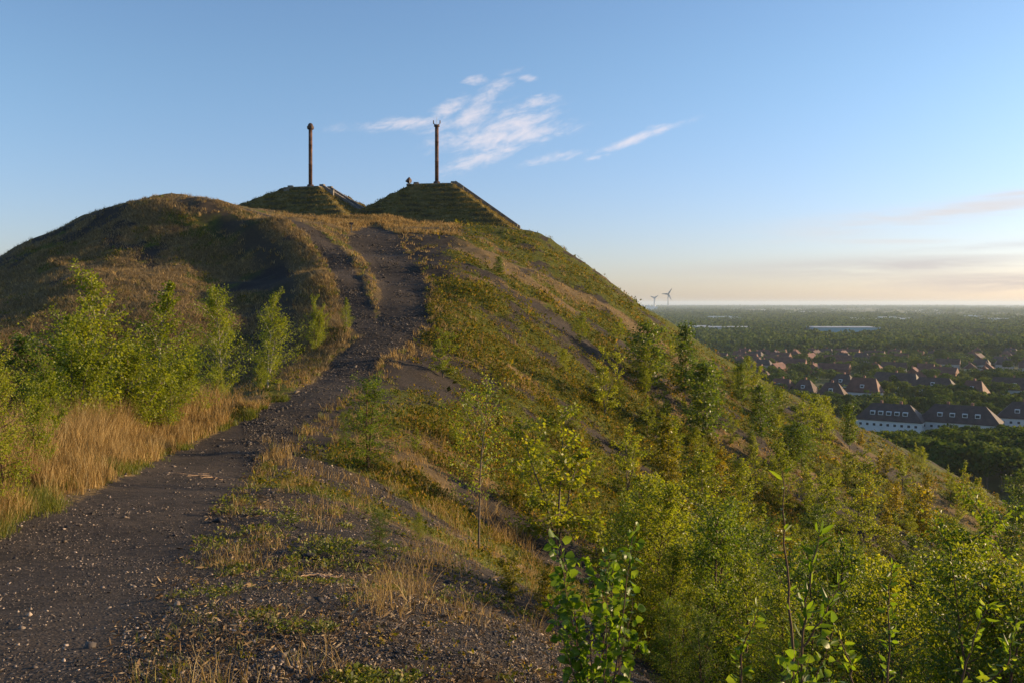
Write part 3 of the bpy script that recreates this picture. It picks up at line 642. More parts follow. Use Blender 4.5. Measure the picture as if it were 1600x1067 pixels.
# the many saplings of the right slope
sky_u = [700, 830, 900, 1050, 1200, 1380, 1600, 1900]; sky_v = [352, 360, 405, 510, 600, 690, 800, 960]
def scatter_px(n, f, seed):
    g = np.random.default_rng(seed); out = []
    while len(out) < n:
        u = g.uniform(640, 1850, 800); v = g.uniform(380, 1240, 800)
        w = f(u, v, np.interp(u, sky_u, sky_v)); keep = g.uniform(size=800) < w
        x, y, z, ok = ground_at(u[keep], v[keep])
        for q in zip(x[ok], y[ok], z[ok], u[keep][ok], v[keep][ok]):
            if q[1] > 150 or q[1] < 9: continue
            if all((q[0] - p[0]) ** 2 + (q[1] - p[1]) ** 2 > (.014 * q[1] + .3) ** 2 for p in out): out.append(q)
            if len(out) >= n: break
    return out
g_ = np.random.default_rng(5)
def wgt(u, v, s):
    w = np.clip((v - s - 3) / 110, .15, 1) * np.clip((u - 780) / 420, 0.05, 1) * np.clip((v - 430) / 260, .05, 1)
    w = np.where((v < s + 45) & (u > 1120), 1., w); w = np.where(u > 1250, np.maximum(w, .75), w)         # fringe along the lower skyline
    return np.where((v < s + 3) | ((u < 900) & (v > 820)), 0, w)
GR = {'g': ('green birch sapling among many on the right slope', 'green saplings scattered over the right slope'),
      'd': ('dark green birch sapling among many on the right slope', 'dark saplings scattered over the right slope'),
      'y': ('yellowing low shrub among the saplings on the right slope', 'yellowing shrubs scattered over the right slope'),
      'n': ('leafy green shrub in the dense thicket at lower right', 'leafy shrubs of the near thicket')}
SCAT = []
for (x, y, z, u, v) in scatter_px(385, wgt, 3):
    yel = fbm(np.array(x / 9), np.array(y / 9), 2, 44) > .52
    t = g_.uniform()
    h = g_.uniform(1.4, 3.3) * (1.0 if u < 1100 else 1.15) * (1.25 if g_.uniform() < .15 else 1)
    if y < 16: kk, ps = 'n', near_g; h = min(h, 2.2)
    elif yel and t < .6: kk, ps = 'y', slope_y; h *= .7
    elif t < .18: kk, ps = 'd', slope_d
    else: kk, ps = 'g', slope_g
    if u < 1000 and y > 16: h *= .65
    vl = np.interp(u, [850, 1000, 1200, 1400, 1600, 1900], [620, 620, 650, 700, 780, 900]) if y < 40 else 0
    h = min(h, (V0 - vl - g_.uniform(0, 90)) / F * y - z) if y < 40 else h
    if y > 45 and 1080 < u < 1450: h = min(h, (V0 - (np.interp(u, sky_u, sky_v) - g_.uniform(5, 32))) / F * y - z)
    h = max(h, .6)
    p = ps[int(g_.integers(len(ps)))]
    SCAT.append((place(p, x, y, z - .05, h / p['H'], g_.uniform(0, 6.28), GR[kk][0], GR[kk][1], 'shrub' if kk in 'yn' else 'sapling', g_.uniform(1.0, 1.5)), kk, h))
# near thicket right of the camera
n_ = 0
while n_ < 50:
    y = g_.uniform(5.2, 15); x = g_.uniform(.9, .66 * y + 1.5)
    if x < .9 + (y - 4) * .08: continue
    z = float(Hh(x, y)); u = U0 + x / y * F
    vt = np.interp(u, [850, 950, 1100, 1300, 1600], [800, 700, 790, 800, 800]) + g_.uniform(0, 160) + (40 if y < 7 else 0)
    h = (V0 - vt) / F * y - z
    if h < .7 or h > 3.6: 
        h = float(np.clip(h, .7, 3.2))
    p = near_g[int(g_.integers(3))]
    if z + h > (V0 - 690) / F * y: continue
    SCAT.append((place(p, x, y, z - .05, h / p['H'], g_.uniform(0, 6.28), GR['n'][0], GR['n'][1], 'shrub', g_.uniform(.9, 1.3)), 'n', h)); n_ += 1

TENS = {2: 'twenty', 3: 'thirty', 4: 'forty', 5: 'fifty'}; ONES = ['', 'first', 'second', 'third', 'fourth', 'fifth', 'sixth', 'seventh', 'eighth', 'ninth']
ORD = ['nearest', 'second nearest', 'third nearest', 'fourth nearest', 'fifth nearest', 'sixth nearest', 'seventh nearest', 'eighth nearest', 'ninth nearest', 'tenth nearest', 'eleventh nearest', 'twelfth nearest', 'thirteenth nearest', 'fourteenth nearest', 'fifteenth nearest', 'sixteenth nearest', 'seventeenth nearest', 'eighteenth nearest', 'nineteenth nearest', 'twentieth nearest'] + [(TENS[i // 10] + '-' + ONES[i % 10] if i % 10 else TENS[i // 10].replace('ty', 'tieth')) + ' nearest' for i in range(21, 60)]
def name_by_place(items, marks):
    """items: (object, noun, u, v); every label = noun + rank + side + landmark"""
    cells = {}
    for o, noun, u, v in items:
        m = min(marks, key=lambda q: (q[0] - u) ** 2 + (q[1] - v) ** 2); du, dv = u - m[0], v - m[1]
        side = ('right of' if du > 0 else 'left of') if abs(du) > abs(dv) else ('below' if dv > 0 else 'above')
        cells.setdefault((noun, m[2], side), []).append((math.hypot(du, dv), o))
    for (noun, mk, side), l in cells.items():
        l.sort(key=lambda q: q[0])
        for i, (d_, o) in enumerate(l): o['label'] = '%s, %s %s the %s' % (noun, ORD[min(i, 58)], side, mk)
def uv(o, h=0): x, y, z = o.location; return U0 + x / y * F, V0 - (z + h) / y * F
SM = [(575, 680, 'bright shrub by the path bend'), (748, 760, 'bare-stemmed thin sapling'), (780, 425, 'small round shrub high up'), (945, 600, 'tall pale mid-slope sapling'), (1018, 560, 'large round-headed skyline sapling'), (1098, 640, 'big dark birch'),
      (1190, 650, 'dark sapling above the houses'), (1283, 650, 'conical skyline sapling'), (1505, 760, 'low skyline sapling near the right'), (1590, 780, 'bushy dark sapling at right'), (1440, 800, 'low yellowing shrub'), (930, 960, 'big-leaved shrub'),
      (1225, 900, 'tall bare willow shoot'), (1390, 980, 'leafy upright willow shoot'), (1545, 1010, 'slanting corner willow shoot'), (850, 800, 'gap right of the thin sapling'), (1045, 700, 'yellow green shrub below the birch')]
NOUN = {'g': 'green birch sapling', 'd': 'dark green sapling', 'y': 'yellowing low shrub', 'n': 'leafy green shrub'}
name_by_place([(o, ('tall ' if h > 2.2 else 'small ') + NOUN[k], *uv(o, h * .5)) for o, k, h in SCAT], SM)

# foreground aspen shoot with big rounded leaves
def custom_plant(name, stems, leafspec, mleaf, mbark, label, cat, rad=.008, lw=.45):
    """stems: polylines in world space; leafspec: (count per m, length, length jitter)"""
    base = np.array(stems[0][0]); r = empty(name, tuple(base), label=label, cat=cat)
    g = np.random.default_rng(int(abs(base[0]) * 100) + 7); lp = []; ld = []
    for si, s in enumerate(stems):
        p = np.array(s, float) - base; k = 14; seg = np.linspace(0, len(p) - 1, k); P_ = np.stack([np.interp(seg, np.arange(len(p)), p[:, i]) for i in range(3)], 1)
        P_[1:-1] += g.normal(size=(k - 2, 3)) * .004
        V, Fq = tube_np(P_, np.linspace(rad, rad * .25, k) * (1 if si == 0 else .7), 7)
        link('stem', np_data('stem', V, Fq, mbark, smooth=True), r)
        Ls = np.linalg.norm(np.diff(P_, axis=0), axis=1).sum(); n = int(leafspec[0] * Ls); t = np.sort(g.uniform(leafspec[3], 1, n)) * (k - 1)
        c = np.stack([np.interp(t, np.arange(k), P_[:, i]) for i in range(3)], 1); d = unit(g.normal(size=(n, 3)) * np.array([1, 1, .5]) + np.array([0, 0, leafspec[4]]))
        lp.append(c + d * leafspec[5]); ld.append(d + np.array([0, 0, -.2 if leafspec[4] < .3 else 0]))
    lp = np.concatenate(lp); ld = np.concatenate(ld); L = leafspec[1] * g.uniform(1 - leafspec[2], 1 + leafspec[2], len(lp))
    V, Fq = leaves(lp, ld, L, L * lw, g); link('foliage', np_data('foliage', V, Fq, mleaf), r); return r
def W3(u, v, y): return ((u - U0) / F * y, y, (V0 - v) / F * y)
def shoots(cx, cy, n, hgt, spread, seed):
    g = np.random.default_rng(seed); z = float(Hh(cx, cy)); out = []
    for i in range(n):
        a = g.uniform(0, 6.28); r_ = spread * g.uniform(.2, 1); h = hgt * g.uniform(.55, 1) * (1 if i else 1.0 / .9); out.append([(cx, cy, z - .05), (cx + r_ * .5 * math.cos(a), cy + r_ * .5 * math.sin(a), z + h * .5), (cx + r_ * math.cos(a), cy + r_ * math.sin(a), z + h)])
    return out
custom_plant('aspen_shrub', shoots(.34, 3.4, 14, .84, .22, 4), (85, .033, .35, .25, .1, .022), M_leafn, M_red, 'near shrub with large rounded bright green leaves at bottom centre', 'shrub', .005, .46)
custom_plant('aspen_shrub', shoots(1.05, 3.6, 9, .75, .3, 9), (52, .042, .3, .25, .1, .02), M_leafn, M_red, 'low leafy shrub at the bottom edge right of the big-leaved shrub', 'shrub', .005, .44)
custom_plant('willow_shoot', [[W3(1243, 1180, 3.5), W3(1238, 1000, 3.5), W3(1226, 860, 3.48), W3(1222, 735, 3.46)]], (15, .05, .35, .35, .6, .004), M_leafn, M_red, 'tall thin willow shoot with a bare reddish stem in the right foreground', 'shoot', .0075, .13)
custom_plant('willow_shoot', [[W3(1250, 1160, 3.4), W3(1252, 1000, 3.4), W3(1268, 900, 3.38), W3(1280, 830, 3.36)], [W3(1255, 1010, 3.4), W3(1290, 960, 3.35), W3(1318, 900, 3.3)]], (38, .06, .35, .3, .7, .004), M_leafn, M_red, 'forked willow shoot with narrow pale leaves beside the tall bare one', 'shoot', .006, .13)
custom_plant('willow_shoot', [[W3(1385, 1200, 4.0), W3(1388, 1000, 4.0), W3(1392, 880, 4.0)]], (90, .04, .35, .1, .4, .01), M_leafn, M_red, 'leafy upright willow shoot midway between the bare shoot and the right edge', 'shoot', .006, .2)
custom_plant('willow_shoot', [[W3(1480, 1160, 3.6), W3(1510, 1030, 3.6), W3(1545, 940, 3.55)], [W3(1490, 1120, 3.6), W3(1570, 1040, 3.5), W3(1590, 960, 3.5)]], (80, .04, .35, .2, .4, .01), M_leafn, M_red, 'slanting willow shoot near the bottom right corner', 'shoot', .006, .22)
custom_plant('willow_shoot', [[W3(1155, 1200, 3.8), W3(1160, 1010, 3.8), W3(1185, 950, 3.8)]], (85, .04, .35, .1, .4, .01), M_leafn, M_red, 'short leafy willow shoot left of the tall bare one', 'shoot', .006, .2)
custom_plant('willow_shoot', [[W3(1330, 1200, 3.3), W3(1335, 1060, 3.3), W3(1310, 990, 3.3)]], (95, .04, .35, .1, .4, .01), M_leafn, M_red, 'short leafy willow shoot right of the forked one', 'shoot', .006, .2)

# ---- grasses and ground cover (nobody could count them)
def blades(P_, h, w, lean, seg=2, g=rng, bend=.5):
    n = len(P_); a = g.uniform(0, 2 * np.pi, n); face = np.stack([np.cos(a), np.sin(a), 0 * a], 1)
    b = g.uniform(0, 2 * np.pi, n); ld = np.stack([np.cos(b), np.sin(b), 0 * b], 1) * (lean * g.uniform(.2, 1.4, n))[:, None]
    h = h[:, None]; w = w[:, None]; rows = []
    for i in range(seg + 1):
        t = i / seg; c = P_ + np.array([0, 0, 1]) * h * (t - .18 * bend * t * t) + ld * h * t ** 1.8
        if i == seg: rows.append(c[:, None])
        else: rows.append(np.stack([c - face * w * (1 - t * .65), c + face * w * (1 - t * .65)], 1))
    V = np.concatenate(rows, 1); k = V.shape[1]; T = []
    for i in range(seg - 1): T += [(2 * i, 2 * i + 1, 2 * i + 3), (2 * i, 2 * i + 3, 2 * i + 2)]
    T.append((2 * seg - 2, 2 * seg - 1, 2 * seg))
    Fs = (np.arange(n)[:, None, None] * k + np.array(T)[None]).reshape(-1, 3)
    return V.reshape(-1, 3), Fs
def tufts(x, y, nb, h, rad, wk, lean, g, hj=.35, wmin=.0022):
    """blade roots around tuft centres; width grows with distance so that far blades stay a pixel wide"""
    x = np.repeat(x, nb); y = np.repeat(y, nb); hh = np.repeat(h, nb) * g.uniform(1 - hj, 1 + hj, len(x)); rr = np.repeat(rad, nb)
    a = g.uniform(0, 6.28, len(x)); r_ = rr * np.sqrt(g.uniform(0, 1, len(x))); x = x + r_ * np.cos(a); y = y + r_ * np.sin(a)
    P_ = np.stack([x, y, Hh(x, y) - .02], 1); w = np.maximum(wmin, np.abs(y) * wk) * g.uniform(.6, 1.3, len(x))
    return P_, hh, w, np.full(len(x), lean)
def merge(parts):
    Vs = []; Fs = []; n = 0
    for V, Fq in parts: Vs.append(V); Fs.append(Fq + n); n += len(V)
    return np.concatenate(Vs), np.concatenate(Fs)
def sample_px(n, seed, u0=-250, u1=1850, v0=300, v1=1300):
    g = np.random.default_rng(seed); u = g.uniform(u0, u1, n); v = g.uniform(v0, v1, n); x, y, z, ok = ground_at(u, v, 1.5); ok &= y < 160
    return x[ok], y[ok], g
def lim(p, x, y): return pdist(p, x, y)
# 1 tall golden grass on the left bank
g = np.random.default_rng(100); n = 7500
y = g.uniform(5, 36, n) ; s = g.uniform(.25, 1, n) ** 1.0
cx = np.interp(y, PATH[:, 1], PATH[:, 0]); x = cx - np.interp(y, PATH[:, 1], PATH[:, 2]) - .15 - g.uniform(0, 1, n) ** 1.1 * np.interp(y, [5, 12, 36], [4.5, 6, 5.5])
dens = np.clip((fbm(x / 1.1, y / 1.1, 3, 201) - .36) * 6, 0, 1); k = g.uniform(size=n) < dens; x, y = x[k], y[k]
tall = np.clip(((np.interp(y, PATH[:, 1], PATH[:, 0]) - 1.6) - x) / 1.2, .45, 1)
parts = [blades(*tufts(x, y, 20, tall * g.uniform(.5, 1.35, len(x)) * (.45 + 1.1 * fbm(x / 1.7, y / 1.7, 3, 203)), np.full(len(x), .16), .00030, .32, g), seg=3, g=g)]
link('tall_grass', np_data('tall_grass', *merge(parts), M_dry), label='tall golden dry grass on the bank left of the path', cat='grass', kind='stuff')
# 2 dry tufts everywhere else
x, y, g = sample_px(110000, 101); p, gr, dr, dk = zones(x, y); d1, s1 = lim(PATH, x, y); d2, _ = lim(BRANCH, x, y); dm = np.minimum(d1, d2)
edge = np.exp(-((dm - 1.35) / .35) ** 2) * np.clip((fbm(x / 1.2, y / 1.2, 2, 211) - .4) * 5, 0, 1)
spur = np.exp(-((dm - 1.6) / .6) ** 2) * (y > 48) * (y < 100)
strip = ((s1 < 0) & (x > -13) & (y > 42) & (y < 76) & (dm > 1.05)) * .9
k = (g.uniform(size=len(x)) < np.clip(.02 + dr * .5 + edge * .8 + spur * .7 + strip - dk * .3, 0, 1) * .55 * np.where(y < 9, .035, np.where((y < 22) & (s1 > 0), .45, 1))) & (dm > 1.08)
x, y = x[k], y[k]; sc = np.clip(y / 30, .45, .95)
parts = [blades(*tufts(x, y, 10, sc * g.uniform(.12, .45, len(x)), .2 * sc + .03, .00032, .6, g), seg=2, g=g)]
link('dry_grass', np_data('dry_grass', *merge(parts), M_dry), label='dry tan grass tufts scattered along the path edges and slopes', cat='grass', kind='stuff')
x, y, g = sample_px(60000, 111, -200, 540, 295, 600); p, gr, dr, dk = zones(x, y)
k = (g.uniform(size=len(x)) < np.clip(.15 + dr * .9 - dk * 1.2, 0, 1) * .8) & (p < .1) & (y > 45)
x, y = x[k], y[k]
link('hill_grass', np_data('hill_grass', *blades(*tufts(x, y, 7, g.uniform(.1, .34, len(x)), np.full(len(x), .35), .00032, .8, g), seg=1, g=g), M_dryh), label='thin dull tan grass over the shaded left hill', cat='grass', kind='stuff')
Ps = []
g = np.random.default_rng(112)
for m_ in (m1, m2):
    n = 20000; a, b_ = g.uniform(-13, 13, n), g.uniform(-13, 13, n); k = (np.maximum(abs(a), abs(b_)) > 3) & (np.abs(b_) > np.where(abs(a) > np.abs(b_), 1.5, 0)); a, b_ = a[k], b_[k]
    mm = np.maximum(abs(a), abs(b_)) + (fbm(a / 2 + m_['cx'], b_ / 2, 3, 3) - .5) * .5; dd = np.clip(mm - m_['half'], 0, None) * m_['slope']; tt_, ff = terr(dd)
    zz = m_['top'] - (tt_ * .5 + dd * .5) - .05; k = (ff > .34) | (g.uniform(size=len(a)) < .4); a, b_, zz = a[k], b_[k], zz[k]; ca, sa = math.cos(m_['rot']), math.sin(m_['rot'])
    Ps.append(np.stack([m_['cx'] + a * ca - b_ * sa, m_['cy'] + a * sa + b_ * ca, zz], 1))
Ps = np.repeat(np.concatenate(Ps), 4, 0); Ps = Ps + g.normal(size=Ps.shape) * np.array([.15, .15, .05])
link('mound_grass', np_data('mound_grass', *blades(Ps, g.uniform(.08, .26, len(Ps)), np.full(len(Ps), .04), np.full(len(Ps), .7), seg=1, g=g), M_mg), label='rough olive grass covering the two terraced mounds', cat='grass', kind='stuff')
# golden grass on the saddle in front of the mounds
x, y, g = sample_px(16000, 113, 420, 720, 325, 372); p, gr, dr, dk = zones(x, y); cen = np.abs(x + 16) / 11; k = (p < .3) & (y > 92) & (y < 125) & (g.uniform(size=len(x)) < (1.25 - cen) * np.clip((fbm(x / 2, y / 2, 3, 251) - .3) * 4, .1, 1)); x, y = x[k], y[k]
link('saddle_grass', np_data('saddle_grass', *blades(*tufts(x, y, 7, g.uniform(.15, .5, len(x)), np.full(len(x), .3), .00035, .6, g), seg=1, g=g), M_dry), label='golden grass on the saddle in front of the mounds', cat='grass', kind='stuff')
# 3 green grass
x, y, g = sample_px(110000, 102); p, gr, dr, dk = zones(x, y); d1, s1 = lim(PATH, x, y); d2, _ = lim(BRANCH, x, y); dm = np.minimum(d1, d2)
edgeL = np.exp(-((dm - 1.3) / .3) ** 2) * np.where(s1 < 0, 1, .4)
k = (g.uniform(size=len(x)) < np.clip(.015 + gr * .55 + edgeL * .7 - dk, 0, 1) * .6 * np.where(y < 9, .10, 1)) & (dm > 1.02)
x, y = x[k], y[k]; sc = np.clip(y / 30, .4, 1.)
parts = [blades(*tufts(x, y, 10, sc * g.uniform(.08, .3, len(x)), .13 * sc + .03, .00040, .6, g), seg=2, g=g)]
link('green_grass', np_data('green_grass', *merge(parts), M_grn), label='short green grass along the path and over the slopes', cat='grass', kind='stuff')
g = np.random.default_rng(120); n = 2600; y = g.uniform(5, 40, n); x = np.interp(y, PATH[:, 1], PATH[:, 0]) - np.interp(y, PATH[:, 1], PATH[:, 2]) - g.uniform(.0, .9, n) ** 1.4
x = x + (fbm(x * 0 + 3, y / 1.4, 3, 223) - .6) * 1.3 * np.clip(y / 12, .4, 1); k = fbm(x / .7, y / 1.1, 3, 221) > .50; x, y = x[k], y[k]
link('verge_grass', np_data('verge_grass', *blades(*tufts(x, y, 16, g.uniform(.05, .30, len(x)) * (.6 + fbm(x, y, 2, 225)), np.full(len(x), .15), .0003, .8, g), seg=2, g=g), M_grn), label='fresh green grass fringe along the left edge of the path', cat='grass', kind='stuff')
x, y, g = sample_px(26000, 121, 180, 1000, 600, 1300); dm, s1 = lim(PATH, x, y); pn = fbm(x / .55, y / .55, 3, 231) + .3 * (fbm(x / 2, y / 2, 2, 233) - .5)
k = (dm > .92) & (s1 > 0) & (y > 3) & (y < 24) & (pn > np.where(y < 7.5, .68, .585)); x, y = x[k], y[k]; m_ = 9; sc = g.uniform(.5, 1.2, len(x)) * np.clip(y / 9, .6, 1.5)
xr, yr, sr = np.repeat(x, m_), np.repeat(y, m_), np.repeat(sc, m_); a = g.uniform(0, 6.28, len(xr)); r_ = .05 * sr * np.sqrt(g.uniform(0, 1, len(xr))); xr = xr + r_ * np.cos(a); yr = yr + r_ * np.sin(a)
P_ = np.stack([xr, yr, Hh(xr, yr) + g.uniform(0, .06, len(xr)) * sr], 1); D = np.stack([np.cos(a), np.sin(a), g.uniform(.1, 1.0, len(a))], 1); L = .034 * sr * g.uniform(.6, 1.3, len(xr))
link('weeds', np_data('weeds', *leaves(P_, D, L, L * .3, g, True), M_grn), label='small green weeds dotted over the shale shoulder right of the path', cat='weeds', kind='stuff')
x, y, g = sample_px(90000, 122, 150, 1100, 600, 1300); dm, s1 = lim(PATH, x, y); k = (dm > .85) & (s1 > 0) & (y < 22) & (g.uniform(size=len(x)) < np.clip((fbm(x / .8, y / .8, 3, 241) - .3) * 3, .15, 1)); x, y = x[k], y[k]
P_ = np.stack([x, y, Hh(x, y) + .008], 1); D = g.normal(size=(len(x), 3)) * np.array([1, 1, .35]) + np.array([0, 0, .15]); L = (.012 + .0032 * y) * g.lognormal(0, .4, len(x))
link('plant_litter', np_data('plant_litter', *leaves(P_, D, L, L * g.uniform(.05, .16, len(x)), g, True), M_lit), label='dead brown stalks and leaf litter over the shale shoulder', cat='litter', kind='stuff')
# tall dry clumps on the near right slope
g = np.random.default_rng(140); cl = [(672, 892, .62), (690, 880, .5), (655, 900, .45), (600, 945, .5), (612, 935, .42), (790, 850, .6), (810, 862, .5), (775, 838, .45), (640, 760, .5), (625, 745, .5), (700, 800, .5), (715, 815, .45), (430, 712, .5), (445, 728, .42), (520, 648, .5), (470, 770, .4), (500, 805, .35), (560, 780, .4), (730, 960, .35), (820, 900, .5), (850, 925, .5), (665, 700, .5), (740, 790, .5), (590, 720, .45), (480, 740, .4), (870, 960, .35)]
cu = []
for u_, v_, h_ in cl:
    for q in range(5): cu.append((u_ + g.normal() * 20, v_ + g.normal() * 13, h_ * g.uniform(.35, 1.0)))
cu = np.array(cu); x, y, z, ok = ground_at(cu[:, 0], cu[:, 1]); x, y, h_ = x[ok], y[ok], cu[ok, 2]
link('shoulder_grass', np_data('shoulder_grass', *blades(*tufts(x, y, 26, h_ * np.clip(y / 11, .6, 1.3), .20 * np.clip(y / 9, .6, 1.4), .00026, .6, g), seg=3, g=g), M_dry), label='wiry tan grass clumps on the near right slope', cat='grass', kind='stuff')
# 4 low leafy ground cover
x, y, g = sample_px(110000, 103); p, gr, dr, dk = zones(x, y); d1, s1 = lim(PATH, x, y); d2, _ = lim(BRANCH, x, y); dm = np.minimum(d1, d2)
k = (g.uniform(size=len(x)) < np.clip(.03 + gr * .8 - dk * .8, 0, 1) * .6 * np.where(y < 9, .35, 1)) & (dm > 1.1) & (y > 3)
x, y = x[k], y[k]; m_ = 14; sc = np.clip(y / 30, .22, 1.1) * g.uniform(.5, 1.25, len(x))
xr, yr, sr = np.repeat(x, m_), np.repeat(y, m_), np.repeat(sc, m_)
a = g.uniform(0, 6.28, len(xr)); r_ = .26 * sr * np.sqrt(g.uniform(0, 1, len(xr))); xr = xr + r_ * np.cos(a); yr = yr + r_ * np.sin(a)
P_ = np.stack([xr, yr, Hh(xr, yr) + g.uniform(0, .22, len(xr)) * sr], 1); D = g.normal(size=(len(xr), 3)) + np.array([0, 0, .5]); L = np.maximum(.02, .10 * sr) * g.uniform(.6, 1.3, len(xr))
link('ground_cover', np_data('ground_cover', *leaves(P_, D, L, L * .32, g, True), M_moss), label='low olive ground cover patching the slopes', cat='ground cover', kind='stuff')

x, y, g = sample_px(90000, 131, 640, 1680, 345, 860); p, gr, dr, dk = zones(x, y)
k = (g.uniform(size=len(x)) < np.clip(.12 + gr * .9 - dk * .8, 0, 1) * .7) & (p < .1) & (y > 26); x, y = x[k], y[k]; m_ = 7; sc = g.lognormal(0, .4, len(x)) * np.clip(y / 75, .38, 1) * .9 * (.6 + .8 * fbm(x / 3, y / 3, 2, 261))
xr, yr, sr = np.repeat(x, m_), np.repeat(y, m_), np.repeat(sc, m_); a = g.uniform(0, 6.28, len(xr)); r_ = .24 * sr * np.sqrt(g.uniform(0, 1, len(xr))); xr = xr + r_ * np.cos(a); yr = yr + r_ * np.sin(a)
P_ = np.stack([xr, yr, Hh(xr, yr) + g.uniform(0, .3, len(xr)) * sr], 1); D = g.normal(size=(len(xr), 3)) + np.array([0, 0, .6]); L = .12 * sr * g.uniform(.6, 1.3, len(xr))
link('slope_cover', np_data('slope_cover', *leaves(P_, D, L, L * .34, g, True), M_moss), label='tangled low growth covering the far right slope', cat='ground cover', kind='stuff')
# ---- loose shale chips
def chips(x, y, size, g, flat=.45):
    n = len(x); o = np.array([(1, 0, 0), (0, 1, 0), (-1, 0, 0), (0, -1, 0), (0, 0, 1), (0, 0, -1)], float)
    V = o[None] * g.uniform(.5, 1.2, (n, 6, 1)); V[..., 0] *= 1.25; V[..., 2] *= flat
    V = V + g.normal(size=V.shape) * .12
    a = g.uniform(0, 6.28, n); c, s = np.cos(a)[:, None], np.sin(a)[:, None]; ti = g.normal(size=(n, 2)) * .35
    X_ = V[..., 0] * c - V[..., 1] * s; Y_ = V[..., 0] * s + V[..., 1] * c; Z_ = V[..., 2] + X_ * ti[:, :1] + Y_ * ti[:, 1:]
    V = np.stack([X_, Y_, Z_], -1) * size[:, None, None] + np.stack([x, y, Hh(x, y) + size * .12], 1)[:, None]
    T = np.array([(0, 1, 4), (1, 2, 4), (2, 3, 4), (3, 0, 4), (1, 0, 5), (2, 1, 5), (3, 2, 5), (0, 3, 5)])
    return V.reshape(-1, 3), (np.arange(n)[:, None, None] * 6 + T[None]).reshape(-1, 3)
def chip_material():
    m, nt, out = mat('shale_chip'); N = NT(nt); g0 = N.n('ShaderNodeNewGeometry').outputs['Random Per Island']
    c = N.ramp(g0, [(.0, (.02, .018, .018)), (.5, (.05, .042, .038)), (.72, (.11, .085, .068)), (.9, (.22, .17, .13)), (1, (.40, .31, .24))])
    pr = N.n('ShaderNodeBsdfPrincipled', {'Base Color': c, 'Roughness': .75, 'Specular IOR Level': .3}); nt.links.new(pr.outputs[0], out.inputs[0]); return m
M_chip = chip_material()
M_chipd = chip_material(); M_chipd.name = 'path_stone'
for e_, c_ in zip([n_ for n_ in M_chipd.node_tree.nodes if n_.type == 'VALTORGB'][0].color_ramp.elements, [(.03, .024, .02), (.06, .048, .038), (.10, .078, .06), (.14, .11, .085), (.20, .16, .12)]): e_.color = (*c_, 1)
x, y, g = sample_px(230000, 104, -200, 1200, 560, 1400); p, gr, dr, dk = zones(x, y)
k = (y < 30) & (g.uniform(size=len(x)) < np.where(p > .5, np.clip((fbm(x / 1.1, y / 1.1, 3, 301) - .3) * 3, .25, 1), 1) * (1 - .5 * gr)); x, y = x[k], y[k]
size = (.0024 + .00058 * y) * g.lognormal(0, .5, len(x))
link('gravel', np_data('gravel', *chips(x, y, size, g), M_chip), label='loose grey and tan shale chips littering the path and shoulder', cat='gravel', kind='stuff')

x, y, g = sample_px(70000, 105, 380, 720, 355, 760); p, gr, dr, dk = zones(x, y); k = (y >= 24) & (y < 105) & (p > .1) & (g.uniform(size=len(x)) < .2 + .8 * np.clip((fbm(x / 1.6, y / 1.6, 3, 305) - .35) * 4, 0, 1)); x, y = x[k], y[k]
link('path_stones', np_data('path_stones', *chips(x, y, (.012 + .00042 * y) * g.lognormal(0, .45, len(x)), g), M_chipd), label='scattered brown stones along the climbing part of the path', cat='gravel', kind='stuff')
# ---- single stones and a dead root
def stone(u, v, r_, label, m_, sq=.55, seed=1):
    x, y, z, ok = ground_at(u, v); g = np.random.default_rng(seed)
    n1, n2 = 14, 9; V = []
    for j in range(n2):
        for i in range(n1):
            a, b = 2 * math.pi * i / n1, math.pi * j / (n2 - 1); d = np.array([math.cos(a) * math.sin(b), math.sin(a) * math.sin(b), math.cos(b)])
            V.append(d)
    V = np.array(V); pl = unit(g.normal(size=(9, 3))); cut = np.min(np.where(V @ pl.T > .05, .62 / np.maximum(V @ pl.T, .05), 9), 1); V = V * np.minimum(1, cut)[:, None] * np.array([1.15, .9, sq]) * r_
    Fq = [(j * n1 + i, j * n1 + (i + 1) % n1, (j + 1) * n1 + (i + 1) % n1, (j + 1) * n1 + i) for j in range(n2 - 1) for i in range(n1)]
    o = link('stone', np_data('stone', V, Fq, m_), label=label, cat='stone'); o.location = (x[0], y[0], z[0] + r_ * .18); o.rotation_euler = (0, 0, g.uniform(0, 6))
M_stone_d = simple('dark_shale', (.03, .028, .03), .85, .3, 8, bump=.5, bscale=30)
M_stone_t = simple('tan_sandstone', (.26, .19, .14), .85, .3, 8, bump=.5, bscale=30)
stone(482, 866, .085, 'black angular stone on the right shoulder beside the path', M_stone_d, seed=3)
stone(277, 940, .035, 'pale tan stone lying near the middle of the path foreground', M_stone_t, seed=5)
stone(160, 908, .028, 'small orange-tan stone on the left half of the path', M_stone_t, .4, seed=6)
stone(700, 905, .05, 'dark stone half buried in the near right slope', M_stone_d, seed=8)
stone(558, 925, .05, 'dark stone below the pale root on the shoulder', M_stone_d, seed=9)
def root(u, v, label, n, L_, seed, m_):
    x, y, z, ok = ground_at(u, v); g = np.random.default_rng(seed); mb = MB()
    for i in range(n):
        a = g.uniform(-.9, .9) + (0 if i % 2 else math.pi); p = [np.array([0., 0, .02])]
        for j in range(7):
            a += g.normal() * .45; p.append(p[-1] + np.array([math.cos(a), math.sin(a) * .8, 0]) * L_ / 7)
        p = np.array(p); p[:, 2] = Hh(p[:, 0] + x[0], p[:, 1] + y[0]) - z[0] + .012 + g.uniform(0, .03, len(p))
        mb.tube(p, np.linspace(.009, .003, len(p)), 5)
    o = mb.build('dead_root', m_, label=label, cat='root', smooth=True); o.location = (x[0], y[0], z[0])
M_dead = simple('bleached_wood', (.38, .25, .15), .8, .3, 15)
root(495, 897, 'pale tangle of dead root lying on the dark shoulder', 9, .28, 2, M_dead)
